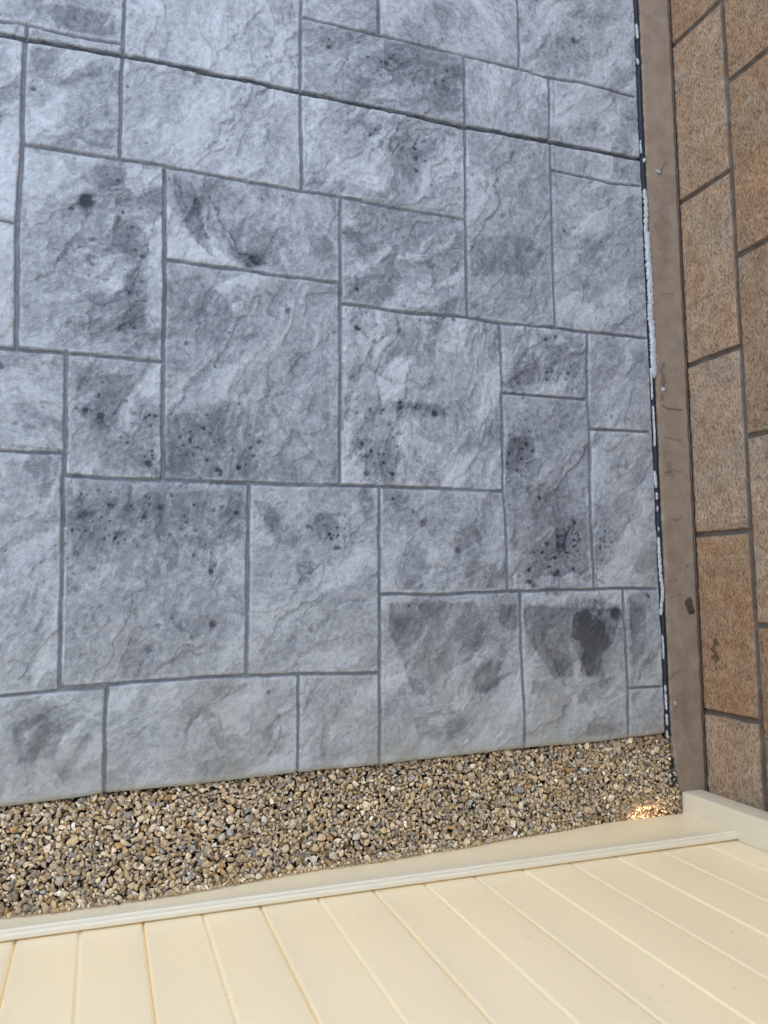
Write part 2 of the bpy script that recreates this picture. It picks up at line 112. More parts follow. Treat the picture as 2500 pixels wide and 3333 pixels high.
PATCHES = [
 (-0.2,[(-0.142,0.789),(-0.077,0.778),(-0.067,0.756),(-0.094,0.71),(-0.114,0.68),(-0.132,0.661),(-0.139,0.676)]),
 (-0.22,[(0.033,0.783),(0.098,0.788),(0.1,0.756),(0.066,0.746),(0.053,0.73),(0.03,0.744)]),
 (-0.22,[(0.107,0.717),(0.133,0.7),(0.153,0.663),(0.201,0.623),(0.109,0.618)]),
 (-0.2,[(0.173,0.695),(0.194,0.676),(0.215,0.639),(0.232,0.627),(0.253,0.615),(0.212,0.617),(0.191,0.647)]),
 (-0.24,[(0.195,0.568),(0.232,0.593),(0.271,0.606),(0.303,0.601),(0.271,0.57),(0.243,0.581),(0.219,0.553)]),
 (-0.24,[(0.229,0.54),(0.25,0.55),(0.254,0.532),(0.233,0.523)]),
 (-0.22,[(0.321,0.668),(0.34,0.667),(0.336,0.651),(0.354,0.631),(0.329,0.632)]),
 (-0.16,[(0.067,0.665),(0.099,0.698),(0.102,0.471),(0.076,0.468),(0.072,0.533),(0.077,0.611),(0.077,0.653)]),
 (-0.22,[(0.002,0.691),(0.015,0.686),(0.009,0.65),(-0.003,0.648)]),
 (-0.17,[(-0.058,0.603),(-0.028,0.631),(-0.015,0.626),(-0.039,0.589),(-0.009,0.603),(0.035,0.619),(0.017,0.596),(-0.026,0.556),(-0.051,0.56)]),
 (-0.14,[(-0.184,0.872),(-0.152,0.878),(-0.152,0.661),(-0.178,0.654)]),
 (-0.14,[(-0.178,0.637),(-0.155,0.64),(-0.153,0.574),(-0.176,0.578)]),
 (0.16,[(-0.049,0.759),(-0.018,0.775),(0.039,0.785),(0.03,0.751),(-0.011,0.724),(-0.046,0.746)]),
 (0.16,[(-0.078,0.696),(-0.029,0.707),(-0.035,0.678),(-0.078,0.669)]),
 (0.2,[(0.015,0.721),(0.043,0.736),(0.04,0.714),(0.015,0.703)]),
 (0.18,[(0.053,0.727),(0.082,0.749),(0.1,0.752),(0.099,0.698),(0.053,0.713)]),
 (0.2,[(0.012,0.678),(0.047,0.68),(0.074,0.652),(0.071,0.61),(0.032,0.612),(0.01,0.63)]),
 (0.2,[(0.118,0.777),(0.152,0.775),(0.17,0.738),(0.177,0.688),(0.201,0.627),(0.177,0.641),(0.146,0.677),(0.139,0.704),(0.119,0.744)]),
 (0.1,[(0.166,0.766),(0.218,0.778),(0.257,0.751),(0.264,0.723),(0.201,0.721),(0.176,0.732)]),
 (0.24,[(0.222,0.669),(0.246,0.647),(0.285,0.645),(0.303,0.632),(0.264,0.616),(0.232,0.634)]),
 (0.2,[(0.019,0.463),(0.034,0.498),(0.056,0.532),(0.069,0.53),(0.073,0.475),(0.044,0.462)]),
 (0.13,[(-0.065,0.485),(-0.031,0.491),(-0.034,0.461),(-0.067,0.441)]),
 (0.1,[(0.111,0.569),(0.194,0.601),(0.195,0.568),(0.233,0.54),(0.219,0.518),(0.168,0.509),(0.112,0.458)]),
 (0.3,[(0.848,-0.059),(0.87,-0.052),(0.962,-0.057),(1.074,-0.065),(1.095,-0.091),(1.068,-0.146),(1.027,-0.174),(1.014,-0.208),(0.991,-0.207),(0.981,-0.167),(0.944,-0.205),(0.921,-0.213),(0.894,-0.168),(0.867,-0.138),(0.852,-0.103)]),
 (0.36,[(0.973,-0.072),(1.008,-0.063),(1.049,-0.094),(1.068,-0.141),(1.046,-0.16),(1.032,-0.204),(1.002,-0.213),(0.992,-0.183),(0.999,-0.143),(0.965,-0.122)]),
 (0.4,[(1.075,-0.059),(1.096,-0.065),(1.092,-0.085),(1.07,-0.085)]),
 (0.22,[(0.896,-0.134),(0.935,-0.15),(0.975,-0.172),(0.973,-0.211),(0.933,-0.204),(0.901,-0.154)]),
 (0.18,[(0.865,-0.211),(0.921,-0.218),(0.897,-0.241),(0.864,-0.239)]),
 (0.2,[(0.998,-0.306),(1.069,-0.321),(1.068,-0.341),(0.997,-0.336)]),
 (0.2,[(0.996,-0.227),(1.074,-0.211),(1.079,-0.232),(1.012,-0.268),(0.971,-0.265)]),
 (0.27,[(0.549,-0.039),(0.739,-0.042),(0.749,-0.067),(0.758,-0.124),(0.725,-0.161),(0.657,-0.19),(0.616,-0.225),(0.596,-0.224),(0.572,-0.154),(0.543,-0.094)]),
 (0.24,[(0.793,-0.048),(0.837,-0.049),(0.835,-0.103),(0.791,-0.097)]),
 (0.26,[(0.757,-0.157),(0.8,-0.164),(0.788,-0.197),(0.832,-0.185),(0.81,-0.198),(0.761,-0.229),(0.734,-0.227),(0.73,-0.185)]),
 (0.24,[(0.656,-0.264),(0.697,-0.257),(0.716,-0.31),(0.67,-0.32)]),
 (0.2,[(0.595,-0.269),(0.63,-0.267),(0.624,-0.307),(0.604,-0.306)]),
 (-0.1,[(0.771,-0.239),(0.838,-0.19),(0.845,-0.296),(0.838,-0.343),(0.71,-0.351),(0.68,-0.33),(0.733,-0.288)]),
 (-0.16,[(0.871,-0.03),(0.963,-0.032),(0.95,-0.052),(0.87,-0.05)]),
 (-0.2,[(0.736,-0.161),(0.779,-0.158),(0.735,-0.194)]),
 (-0.12,[(0.864,-0.235),(0.898,-0.232),(0.919,-0.281),(0.884,-0.317),(0.85,-0.315)]),
 (-0.14,[(1.011,-0.278),(1.096,-0.248),(1.099,-0.313),(1.045,-0.31)]),
 (-0.2,[(0.958,-0.137),(0.988,-0.128),(0.99,-0.217),(0.973,-0.221)]),
 (0.2,[(1.119,-0.04),(1.149,-0.051),(1.165,-0.113),(1.149,-0.18),(1.187,-0.166),(1.191,-0.217),(1.122,-0.224)]),
 (0.24,[(0.826,0.31),(0.888,0.314),(0.892,0.263),(0.851,0.231),(0.818,0.24)]),
 (0.28,[(0.933,0.116),(0.968,0.112),(0.96,0.061),(0.937,0.061)]),
 (0.13,[(0.841,0.454),(0.888,0.468),(0.924,0.519),(0.949,0.542),(1.028,0.549),(1.019,0.484),(0.945,0.436),(0.852,0.429)]),
 (0.1,[(0.833,0.2),(0.914,0.212),(1.018,0.169),(1.017,-0.01),(0.919,0.041),(0.829,0.066)]),
 (0.2,[(0.545,0.373),(0.669,0.371),(0.684,0.348),(0.647,0.345),(0.616,0.363),(0.57,0.351)]),
 (-0.12,[(0.828,0.017),(0.907,0.021),(0.988,0.015),(1.017,-0.01),(0.827,-0.015)]),
 (0.12,[(0.111,0.309),(0.187,0.34),(0.252,0.354),(0.275,0.283),(0.266,0.202),(0.121,0.197)]),
 (0.12,[(-0.043,0.376),(0.044,0.387),(0.078,0.333),(0.046,0.271),(-0.018,0.293),(-0.049,0.317)]),
 (0.16,[(0.187,0.318),(0.23,0.357),(0.252,0.345),(0.213,0.315)]),
 (0.14,[(0.08,0.17),(0.257,0.179),(0.258,0.087),(0.189,0.065),(0.105,0.077),(0.025,0.127)]),
 (0.12,[(-0.053,0.134),(-0.007,0.135),(0.018,0.044),(-0.005,0.011),(-0.044,0.044)]),
 (0.22,[(0.271,0.157),(0.306,0.158),(0.338,0.114),(0.365,0.087),(0.356,0.069),(0.315,0.083),(0.297,0.118)]),
 (0.18,[(0.389,0.137),(0.44,0.138),(0.445,0.088),(0.402,0.083)]),
 (0.18,[(0.356,0.047),(0.393,0.043),(0.397,0.007),(0.36,-0.002)]),
 (0.26,[(-0.136,-0.235),(-0.09,-0.215),(-0.052,-0.249),(-0.066,-0.294),(-0.124,-0.297)]),
 (0.2,[(-0.055,-0.311),(-0.019,-0.255),(-0.007,-0.26),(-0.036,-0.312),(-0.058,-0.349),(-0.069,-0.34)]),
 (0.22,[(0.15,-0.263),(0.162,-0.231),(0.191,-0.221),(0.216,-0.252),(0.221,-0.31),(0.204,-0.284),(0.182,-0.233),(0.162,-0.248),(0.146,-0.304)]),
 (0.14,[(0.225,-0.311),(0.263,-0.322),(0.255,-0.355),(0.192,-0.353),(0.159,-0.325)]),
 (0.22,[(0.289,-0.274),(0.324,-0.242),(0.324,-0.255),(0.298,-0.308)]),
 (0.22,[(0.409,-0.248),(0.423,-0.284),(0.414,-0.326),(0.4,-0.334)]),
 (0.16,[(0.186,-0.187),(0.258,-0.183),(0.276,-0.188),(0.212,-0.21)]),
 (0.16,[(-0.132,1.062),(-0.073,1.081),(0.009,1.083),(0.01,1.041),(-0.056,1.03),(-0.127,1.04)]),
 (0.12,[(-0.137,0.975),(-0.071,0.999),(-0.014,0.971),(0.004,0.878),(-0.044,0.842),(-0.076,0.863),(-0.069,0.909),(-0.125,0.929)]),
 (-0.18,[(-0.09,0.954),(-0.054,0.966),(-0.07,0.94),(-0.086,0.937)]),
 (-0.18,[(-0.131,0.865),(-0.092,0.846),(-0.087,0.829),(-0.122,0.836)]),
 (0.18,[(0.551,1.151),(0.647,1.163),(0.724,1.148),(0.735,1.112),(0.679,1.106),(0.646,1.077),(0.592,1.066),(0.55,1.088)]),
 (0.14,[(0.656,1.08),(0.734,1.085),(0.728,1.057),(0.678,1.052)]),
 (0.13,[(0.558,0.935),(0.611,0.955),(0.642,0.898),(0.615,0.863),(0.562,0.864)]),
 (-0.12,[(0.747,0.906),(0.798,0.92),(0.812,0.821),(0.783,0.785),(0.744,0.79)]),
 (0.14,[(0.742,0.737),(0.816,0.758),(0.898,0.764),(0.932,0.736),(0.894,0.673),(0.814,0.673),(0.746,0.655)]),
 (-0.12,[(0.971,1.151),(1.053,1.157),(1.036,1.057),(0.967,1.033)]),
]
TONES = [(0.956, -0.224, 0.06), (-0.167, 0.801, -0.04), (0.137, 1.085, -0.05), (0.183, 0.913, -0.03), (0.956, -0.224, 0.06), (0.703, -0.229, 0.06), (1.143, -0.305, 0.05), (1.151, -0.153, 0.05), (1.121, 0.265, 0.05), (0.191, -0.249, -0.02), (1.086, 1.158, -0.1), (1.083, 1.1, -0.08), (1.078, 0.985, -0.08), (1.067, 0.738, -0.08), (1.04, 1.299, -0.1), (0.693, 1.216, -0.06), (0.838, 1.096, -0.05), (1.119, 0.48, -0.05), (1.151, -0.153, 0.0), (-0.111, -0.259, 0.06), (0.191, -0.249, 0.09), (0.437, -0.249, 0.06), (0.703, -0.229, 0.03), (1.143, -0.305, 0.08), (1.151, -0.153, 0.06), (0.392, 0.01, 0.04), (0.067, -0.028, 0.02), (0.956, -0.224, 0.1), (0.23, 0.319, 0.05), (0.013, 0.349, 0.06), (0.065, 0.097, 0.05), (0.918, 0.308, 0.08), (0.703, -0.229, 0.04), (0.585, 0.635, 0.04), (0.572, 1.146, 0.05), (0.137, 1.085, -0.1), (-0.167, 0.801, -0.1), (-0.161, 0.545, -0.08), (0.393, 0.1, -0.05), (1.067, 0.738, -0.06), (0.191, -0.249, -0.04), (-0.119, 0.095, -0.08), (1.086, 1.158, -0.06), (0.693, 1.216, -0.06), (1.042, 1.345, -0.06), (0.183, 0.913, -0.08), (1.083, 1.1, -0.05), (0.838, 1.096, -0.04), (1.119, 0.48, -0.05), (1.121, 0.265, -0.04), (0.592, 0.389, -0.02), (-0.126, 0.348, -0.06), (1.158, -0.256, -0.02)]  # per-stone tone; the bottom row also carries shade painted into its pigment

# ------------------------------------------------------------------ helpers
rng = np.random.default_rng(7)

def tag(o, label=None, cat=None, kind=None, group=None):
    if label: o['label'] = label
    if cat: o['category'] = cat
    if kind: o['kind'] = kind
    if group: o['group'] = group
    return o

def link(name, me, mat=None, parent=None):
    o = bpy.data.objects.new(name, me)
    COL.objects.link(o)
    if mat: me.materials.append(mat)
    if parent is not None: o.parent = parent
    return o

def empty(name, loc=(0, 0, 0)):
    o = bpy.data.objects.new(name, None)
    o.location = loc
    o.empty_display_size = 0.1
    COL.objects.link(o)
    return o

def raw_mesh(name, verts, loops, counts, smooth=False, attrs=None):
    """verts (n,3), loops flat vertex indices, counts per-face corner counts"""
    me = bpy.data.meshes.new(name)
    verts = np.asarray(verts, np.float32)
    loops = np.asarray(loops, np.int32).ravel()
    counts = np.asarray(counts, np.int32)
    me.vertices.add(len(verts)); me.vertices.foreach_set('co', verts.ravel())
    me.loops.add(len(loops)); me.loops.foreach_set('vertex_index', loops)
    me.polygons.add(len(counts))
    st = np.zeros(len(counts), np.int32); st[1:] = np.cumsum(counts)[:-1]
    me.polygons.foreach_set('loop_start', st)
    me.polygons.foreach_set('loop_total', counts)
    me.update(calc_edges=True)
    me.polygons.foreach_set('use_smooth', np.full(len(counts), smooth))
    for k, v in (attrs or {}).items():
        v = np.asarray(v, np.float32)
        if v.ndim == 1:
            a = me.attributes.new(k, 'FLOAT', 'POINT'); a.data.foreach_set('value', v)
        else:
            a = me.attributes.new(k, 'FLOAT_COLOR', 'POINT')
            a.data.foreach_set('color', np.hstack([v, np.ones((len(v), 1), np.float32)]).ravel())
    me.update()
    return me

def grid_solid(name, P, back, attrs=None, flip=False):
    """P (ny,nx,3) front sheet; 'back' offset vector for a closed skirt + back."""
    ny, nx = P.shape[:2]
    idx = np.arange(ny * nx).reshape(ny, nx)
    q = np.stack([idx[:-1, :-1], idx[:-1, 1:], idx[1:, 1:], idx[1:, :-1]], -1).reshape(-1, 4)
    ring = np.concatenate([idx[0, :], idx[1:, -1], idx[-1, -2::-1], idx[-2:0:-1, 0]])
    nb = len(ring)
    base = ny * nx
    Pf = P.reshape(-1, 3)
    if callable(back): bk = back(Pf[ring])
    else: bk = Pf[ring] + np.asarray(back)
    V = np.vstack([Pf, bk])
    r2 = base + np.arange(nb)
    nxt = np.roll(ring, -1); n2 = np.roll(r2, -1)
    sk = np.stack([ring, r2, n2, nxt], -1)
    faces = np.vstack([q, sk])
    if flip: faces = faces[:, ::-1]
    loops = list(faces.ravel()) ; counts = [4] * len(faces)
    bf = r2 if flip else r2[::-1]
    loops += list(bf); counts.append(nb)
    at = {}
    for k, v in (attrs or {}).items():
        v = np.asarray(v, np.float32)
        if v.ndim == 2: v = v.reshape(-1)
        else: v = v.reshape(-1, 3)
        at[k] = np.concatenate([v, v[ring]], 0)
    me = raw_mesh(name, V, loops, counts, True, at)
    sm = np.ones(len(counts), bool); sm[len(q):] = False
    me.polygons.foreach_set('use_smooth', sm)
    return me

# --- numpy gradient noise
_perm = rng.permutation(1024)
_ang = rng.random(1024) * 2 * np.pi
_gx, _gy = np.cos(_ang), np.sin(_ang)
def noise(x, y, s=0):
    xi = np.floor(x).astype(np.int64); yi = np.floor(y).astype(np.int64)
    xf = x - xi; yf = y - yi
    u = xf ** 3 * (xf * (xf * 6 - 15) + 10); v = yf ** 3 * (yf * (yf * 6 - 15) + 10)
    def g(a, b, dx, dy):
        h = _perm[(_perm[(a + 37 * s) & 1023] + b + 101 * s) & 1023]
        return _gx[h] * dx + _gy[h] * dy
    n00 = g(xi, yi, xf, yf); n10 = g(xi + 1, yi, xf - 1, yf)
    n01 = g(xi, yi + 1, xf, yf - 1); n11 = g(xi + 1, yi + 1, xf - 1, yf - 1)
    return ((n00 * (1 - u) + n10 * u) * (1 - v) + (n01 * (1 - u) + n11 * u) * v) * 1.5
def fbm(x, y, f, o=4, s=0, gain=.5):
    r = 0; a = 1; t = 0
    for i in range(o):
        r = r + a * noise(x * f, y * f, s + i * 7); t += a; a *= gain; f *= 2.03
    return r / t
def sstep(a, b, x):
    t = np.clip((x - a) / (b - a), 0, 1); return t * t * (3 - 2 * t)

def seg_field(X, Y, pts, reach, xs=None, ys=None):
    """distance to a polyline, evaluated only near it. Returns list of (slice, dist)"""
    out = []
    for (x0, y0), (x1, y1) in zip(pts[:-1], pts[1:]):
        i0, i1 = np.searchsorted(xs, [min(x0, x1) - reach, max(x0, x1) + reach])
        j0, j1 = np.searchsorted(ys, [min(y0, y1) - reach, max(y0, y1) + reach])
        if i1 <= i0 or j1 <= j0: continue
        sl = (slice(j0, j1), slice(i0, i1))
        x = X[sl]; y = Y[sl]
        dx, dy = x1 - x0, y1 - y0
        L = dx * dx + dy * dy + 1e-12
        t = np.clip(((x - x0) * dx + (y - y0) * dy) / L, 0, 1)
        ex = x - x0 - t * dx; ey = y - y0 - t * dy
        sg = np.sign(dx * ey - dy * ex)
        out.append((sl, np.hypot(ex, ey), sg))
    return out

# --- node materials
def mat(name):
    m = bpy.data.materials.new(name); m.use_nodes = True
    nt = m.node_tree
    return m, nt, nt.nodes['Principled BSDF']
def N(nt, kind, **kw):
    n = nt.nodes.new(kind)
    for k, v in kw.items(): setattr(n, k, v)
    return n
def noise_node(nt, scale, detail=4, rough=.55, vec=None):
    n = N(nt, 'ShaderNodeTexNoise'); n.inputs['Scale'].default_value = scale
    n.inputs['Detail'].default_value = detail; n.inputs['Roughness'].default_value = rough
    if vec is not None: nt.links.new(vec, n.inputs['Vector'])
    return n
def ramp(nt, fac, stops):
    r = N(nt, 'ShaderNodeValToRGB'); e = r.color_ramp.elements
    while len(e) < len(stops): e.new(.5)
    for el, (p, c) in zip(e, stops):
        el.position = p; el.color = (c[0], c[1], c[2], 1) if isinstance(c, (tuple, list)) else (c, c, c, 1)
    nt.links.new(fac, r.inputs[0]); return r
def mix(nt, fac, a, b, mode='MIX'):
    m = N(nt, 'ShaderNodeMix', data_type='RGBA', blend_type=mode)
    for sock, v in ((m.inputs[0], fac), (m.inputs[6], a), (m.inputs[7], b)):
        if isinstance(v, (int, float)): sock.default_value = v
        elif isinstance(v, tuple): sock.default_value = (v[0], v[1], v[2], 1)
        else: nt.links.new(v, sock)
    return m.outputs[2]
def math_(nt, op, a, b=None, clamp=False):
    m = N(nt, 'ShaderNodeMath', operation=op); m.use_clamp = clamp
    for i, v in enumerate((a, b)):
        if v is None: continue
        if isinstance(v, (int, float)): m.inputs[i].default_value = v
        else: nt.links.new(v, m.inputs[i])
    return m.outputs[0]
def bump(nt, height, dist, strength=1.0, prev=None):
    b = N(nt, 'ShaderNodeBump'); b.inputs['Distance'].default_value = dist
    b.inputs['Strength'].default_value = strength
    nt.links.new(height, b.inputs['Height'])
    if prev: nt.links.new(prev, b.inputs['Normal'])
    return b.outputs[0]
def attr(nt, name):
    return N(nt, 'ShaderNodeAttribute', attribute_name=name)
def coord(nt):
    return N(nt, 'ShaderNodeTexCoord').outputs['Object']

# ------------------------------------------------------------------ materials
def mat_concrete():
    m, nt, b = mat('stamped_concrete'); co = coord(nt); L = nt.links.new
    a = attr(nt, 'pigment').outputs['Fac']
    n1 = noise_node(nt, 90, 6, .65, co); n2 = noise_node(nt, 420, 3, .6, co)
    d = math_(nt, 'ADD', a, math_(nt, 'MULTIPLY', math_(nt, 'SUBTRACT', n1.outputs[0], .5), .55))
    d = math_(nt, 'ADD', d, math_(nt, 'MULTIPLY', math_(nt, 'SUBTRACT', n2.outputs[0], .5), .30))
    d = math_(nt, 'MULTIPLY', math_(nt, 'ADD', d, .25), .8)
    r = ramp(nt, d, [(0.0, (.53, .53, .52)), (.2, (.43, .434, .422)), (.376, (.335, .340, .335)), (.6, (.222, .227, .228)), (.824, (.115, .119, .126)), (1, (.036, .038, .046))])
    warm = attr(nt, 'buff').outputs['Fac']
    c = mix(nt, warm, r.outputs[0], (.40, .37, .29))
    L(c, b.inputs['Base Color'])
    b.inputs['Roughness'].default_value = .62
    b.inputs['Specular IOR Level'].default_value = .35
    h = math_(nt, 'ADD', n1.outputs[0], math_(nt, 'MULTIPLY', n2.outputs[0], .45))
    L(bump(nt, h, .0032, 1.0), b.inputs['Normal'])
    return m

def mat_wall():
    m, nt, b = mat('split_block'); co = coord(nt); L = nt.links.new
    colr = attr(nt, 'tint').outputs['Color']
    mp = N(nt, 'ShaderNodeMapping'); mp.inputs['Scale'].default_value = (1, .55, 1.25); L(co, mp.inputs['Vector'])
    n1 = noise_node(nt, 240, 5, .68, mp.outputs[0]); n2 = noise_node(nt, 38, 5, .6, co); n3 = noise_node(nt, 700, 2, .5, co)
    pit = ramp(nt, n1.outputs[0], [(.37, 0.28), (.45, .80), (.52, 1.0), (.64, 1.28)])
    face = attr(nt, 'face').outputs['Fac']
    pitc = mix(nt, math_(nt, 'MULTIPLY', face, .9), (1., 1., 1.), pit.outputs[0])
    c = mix(nt, 1.0, colr, pitc, 'MULTIPLY')
    v = ramp(nt, n2.outputs[0], [(.3, (.80, .74, .70)), (.55, (1, 1, 1)), (.75, (1.12, 1.14, 1.18))])
    c = mix(nt, 1.0, c, v.outputs[0], 'MULTIPLY')
    L(c, b.inputs['Base Color']); b.inputs['Roughness'].default_value = .9
    b.inputs['Specular IOR Level'].default_value = .2
    h = math_(nt, 'ADD', math_(nt, 'MULTIPLY', n1.outputs[0], math_(nt, 'ADD', face, .15)), math_(nt, 'MULTIPLY', n3.outputs[0], .25))
    L(bump(nt, h, .010, 1.0), b.inputs['Normal'])
    return m

def mat_footing():
    m, nt, b = mat('painted_footing'); co = coord(nt); L = nt.links.new
    a = attr(nt, 'dirt').outputs['Fac']; w = attr(nt, 'pale').outputs['Fac']
    n1 = noise_node(nt, 22, 6, .6, co); n2 = noise_node(nt, 300, 4, .6, co)
    r = ramp(nt, n1.outputs[0], [(.3, (.24, .17, .11)), (.5, (.29, .21, .14)), (.72, (.34, .255, .175))])
    c = mix(nt, a, r.outputs[0], (.055, .045, .035))
    c = mix(nt, w, c, (.5, .49, .46))
    L(c, b.inputs['Base Color']); b.inputs['Roughness'].default_value = .75
    b.inputs['Specular IOR Level'].default_value = .3
    L(bump(nt, n2.outputs[0], .0012, .6), b.inputs['Normal'])
    return m

def mat_vinyl():
    m, nt, b = mat('cream_vinyl'); co = coord(nt); L = nt.links.new
    n1 = noise_node(nt, 7, 4, .6, co); n2 = noise_node(nt, 900, 2, .5, co)
    sp = noise_node(nt, 120, 1, .3, co)
    r = ramp(nt, n1.outputs[0], [(.3, (.865, .758, .545)), (.7, (.885, .778, .57))])
    f = ramp(nt, sp.outputs[0], [(.795, 0.0), (.82, .55)])
    c = mix(nt, f.outputs[0], r.outputs[0], (.24, .17, .10))
    L(c, b.inputs['Base Color']); b.inputs['Roughness'].default_value = .34
    b.inputs['Specular IOR Level'].default_value = .6
    b.inputs['Coat Weight'].default_value = .5; b.inputs['Coat Roughness'].default_value = .22
    L(bump(nt, n2.outputs[0], .0003, .3), b.inputs['Normal'])
    tr = N(nt, 'ShaderNodeBsdfTranslucent'); tr.inputs[0].default_value = (.94, .85, .56, 1)
    mx = N(nt, 'ShaderNodeMixShader'); mx.inputs[0].default_value = .16
    L(b.outputs[0], mx.inputs[1]); L(tr.outputs[0], mx.inputs[2])
    L(mx.outputs[0], nt.nodes['Material Output'].inputs[0])
    return m

def mat_pebble():
    m, nt, b = mat('gravel_stone'); co = coord(nt); L = nt.links.new
    colr = attr(nt, 'tint').outputs['Color']
    n1 = noise_node(nt, 260, 5, .65, co); n2 = noise_node(nt, 900, 3, .6, co)
    v = ramp(nt, n1.outputs[0], [(.3, (.66, .60, .52)), (.5, (1, 1, 1)), (.72, (1.15, 1.13, 1.08))])
    c = mix(nt, 1.0, colr, v.outputs[0], 'MULTIPLY')
    L(c, b.inputs['Base Color']); b.inputs['Roughness'].default_value = .78
    b.inputs['Specular IOR Level'].default_value = .3
    L(bump(nt, n2.outputs[0], .0007, .7), b.inputs['Normal'])
    return m

def mat_plain(name, c1, c2, scale, rough=.8, bd=.001, spec=.3):
    m, nt, b = mat(name); co = coord(nt); L = nt.links.new
    n = noise_node(nt, scale, 5, .62, co)
    r = ramp(nt, n.outputs[0], [(.32, c1), (.68, c2)])
    L(r.outputs[0], b.inputs['Base Color']); b.inputs['Roughness'].default_value = rough
    b.inputs['Specular IOR Level'].default_value = spec
    n2 = noise_node(nt, scale * 3, 4, .6, co)
    L(bump(nt, n2.outputs[0], bd, .8), b.inputs['Normal'])
    return m

M_CONC, M_WALL, M_FOOT, M_VINYL, M_PEB = mat_concrete(), mat_wall(), mat_footing(), mat_vinyl(), mat_pebble()
M_SOIL = mat_plain('soil', (.035, .025, .017), (.10, .075, .05), 60, .95, .004)
M_OUT = mat_plain('outer_earth', (.22, .17, .11), (.34, .27, .19), 3, .95, .01)
M_FOAM = mat_plain('black_joint_foam', (.006, .007, .010), (.018, .020, .026), 240, .38, .001, .5)
M_SEAL = mat_plain('perished_sealant', (.38, .38, .365), (.64, .64, .62), 160, .7, .0012)
M_GRASS = mat_plain('grass_blade', (.035, .06, .015), (.08, .11, .03), 90, .6, .0003)
M_LEAF = mat_plain('dead_leaf', (.10, .045, .02), (.19, .10, .05), 200, .7, .0006)
M_MUD = mat_plain('dried_mud', (.05, .032, .02), (.12, .08, .055), 260, .95, .002)
M_LINER = mat_plain('black_liner', (.006, .006, .008), (.02, .02, .024), 120, .45, .001, .5)
M_TWIG = mat_plain('twig', (.05, .035, .025), (.09, .065, .045), 200, .85, .0004)
M_GRIT = mat_plain('mortar_crumb', (.30, .29, .27), (.50, .49, .46), 300, .85, .001)

# ------------------------------------------------------------------ ground sheet
def axis(stops):
    out = []
    for a, b, s in stops:
        n = max(1, int(round((b - a) / s)))
        out += list(a + (b - a) * np.arange(n) / n)
    out.append(stops[-1][1]); return np.array(out)

gx = axis([(-60, -3, 3), (-3, 1.0, .05), (1.0, 1.25, .01), (1.25, 2.2, .05), (2.2, 60, 3)])
gy = axis([(-60, -1.2, 3), (-1.2, -.64, .03), (-.64, -.28, .006), (-.28, 3, .1), (3, 60, 3)])
GX, GY = np.meshgrid(gx, gy)
GZ = np.full_like(GX, -.085)
GZ = np.where(GY < -.60, -.05, GZ)
under = np.exp(-((GY + .556) / .02) ** 4)
lvl = np.interp(GX, [-.2, -.14, .07, .31, .43, .58, .79, 1.02, 1.25], [.036, .036, .052, .034, .034, .032, .018, .002, .004])
inn = (GY > -.58) & (GY < -.36)
tt_ = np.clip((GY + .36) / (-.53 + .36), 0, 1)
GZ = np.where(inn, -.020 * (1 - tt_) + lvl * tt_ - .030 + .004 * noise(GX * 30, GY * 30, 3), GZ)
GZ = GZ * (1 - under) + (lvl - .010) * under
notch = sstep(1.07, 1.09, GX) * (1 - sstep(1.225, 1.235, GX)) * (GY < -.50) * (GY > -.66)
GZ = GZ * (1 - notch) + (-.080) * notch
me = raw_mesh('ground', np.stack([GX, GY, GZ], -1).reshape(-1, 3),
              *(lambda i: (np.stack([i[:-1, :-1], i[:-1, 1:], i[1:, 1:], i[1:, :-1]], -1).reshape(-1), [4] * ((i.shape[0] - 1) * (i.shape[1] - 1))))(np.arange(GX.size).reshape(GX.shape)), True)
ground = link('ground', me, M_SOIL)
me.materials.append(M_OUT)
cy_ = (np.add.outer(gy[:-1], 0 * gx[:-1]) + np.add.outer(gy[1:], 0 * gx[1:])) / 2
me.polygons.foreach_set('material_index', (cy_ < -.62).astype(np.int32).ravel())
tag(ground, 'bare dark soil under the gravel and beyond the fence', None, 'structure')
del ground['label']

# ------------------------------------------------------------------ patio slab
FX0, FX1, FY1 = -.24, 1.2, 1.46
sx = axis([(-2.4, FX0, .012), (FX0, FX1 + .0012, .002)])
ty = axis([(0, (FY1 + .37), .002), (FY1 + .37, 3.0, .012)])
EX = [-2.4] + [p[0] for p in EDGE]; EY = [-.372] + [p[1] for p in EDGE]
X, T = np.meshgrid(sx, ty)
edge = np.interp(sx, EX, EY) + .0012 * noise(sx * 14, 0 * sx, 4) + .0005 * noise(sx * 70, 0 * sx, 5)
fade = np.clip(1 - T / .25, 0, 1)
Y = edge[None, :] * fade + (-.37) * (1 - fade) + T
# right-hand edge a little uneven too
wob = .0014 * noise(0 * Y + 3, Y * 18, 6) + .0006 * noise(0 * Y + 9, Y * 90, 8)
X = X + wob * sstep(1.1, 1.2, X)
xs_, ys_ = sx, ty - .37
joints = list(JOINTS)
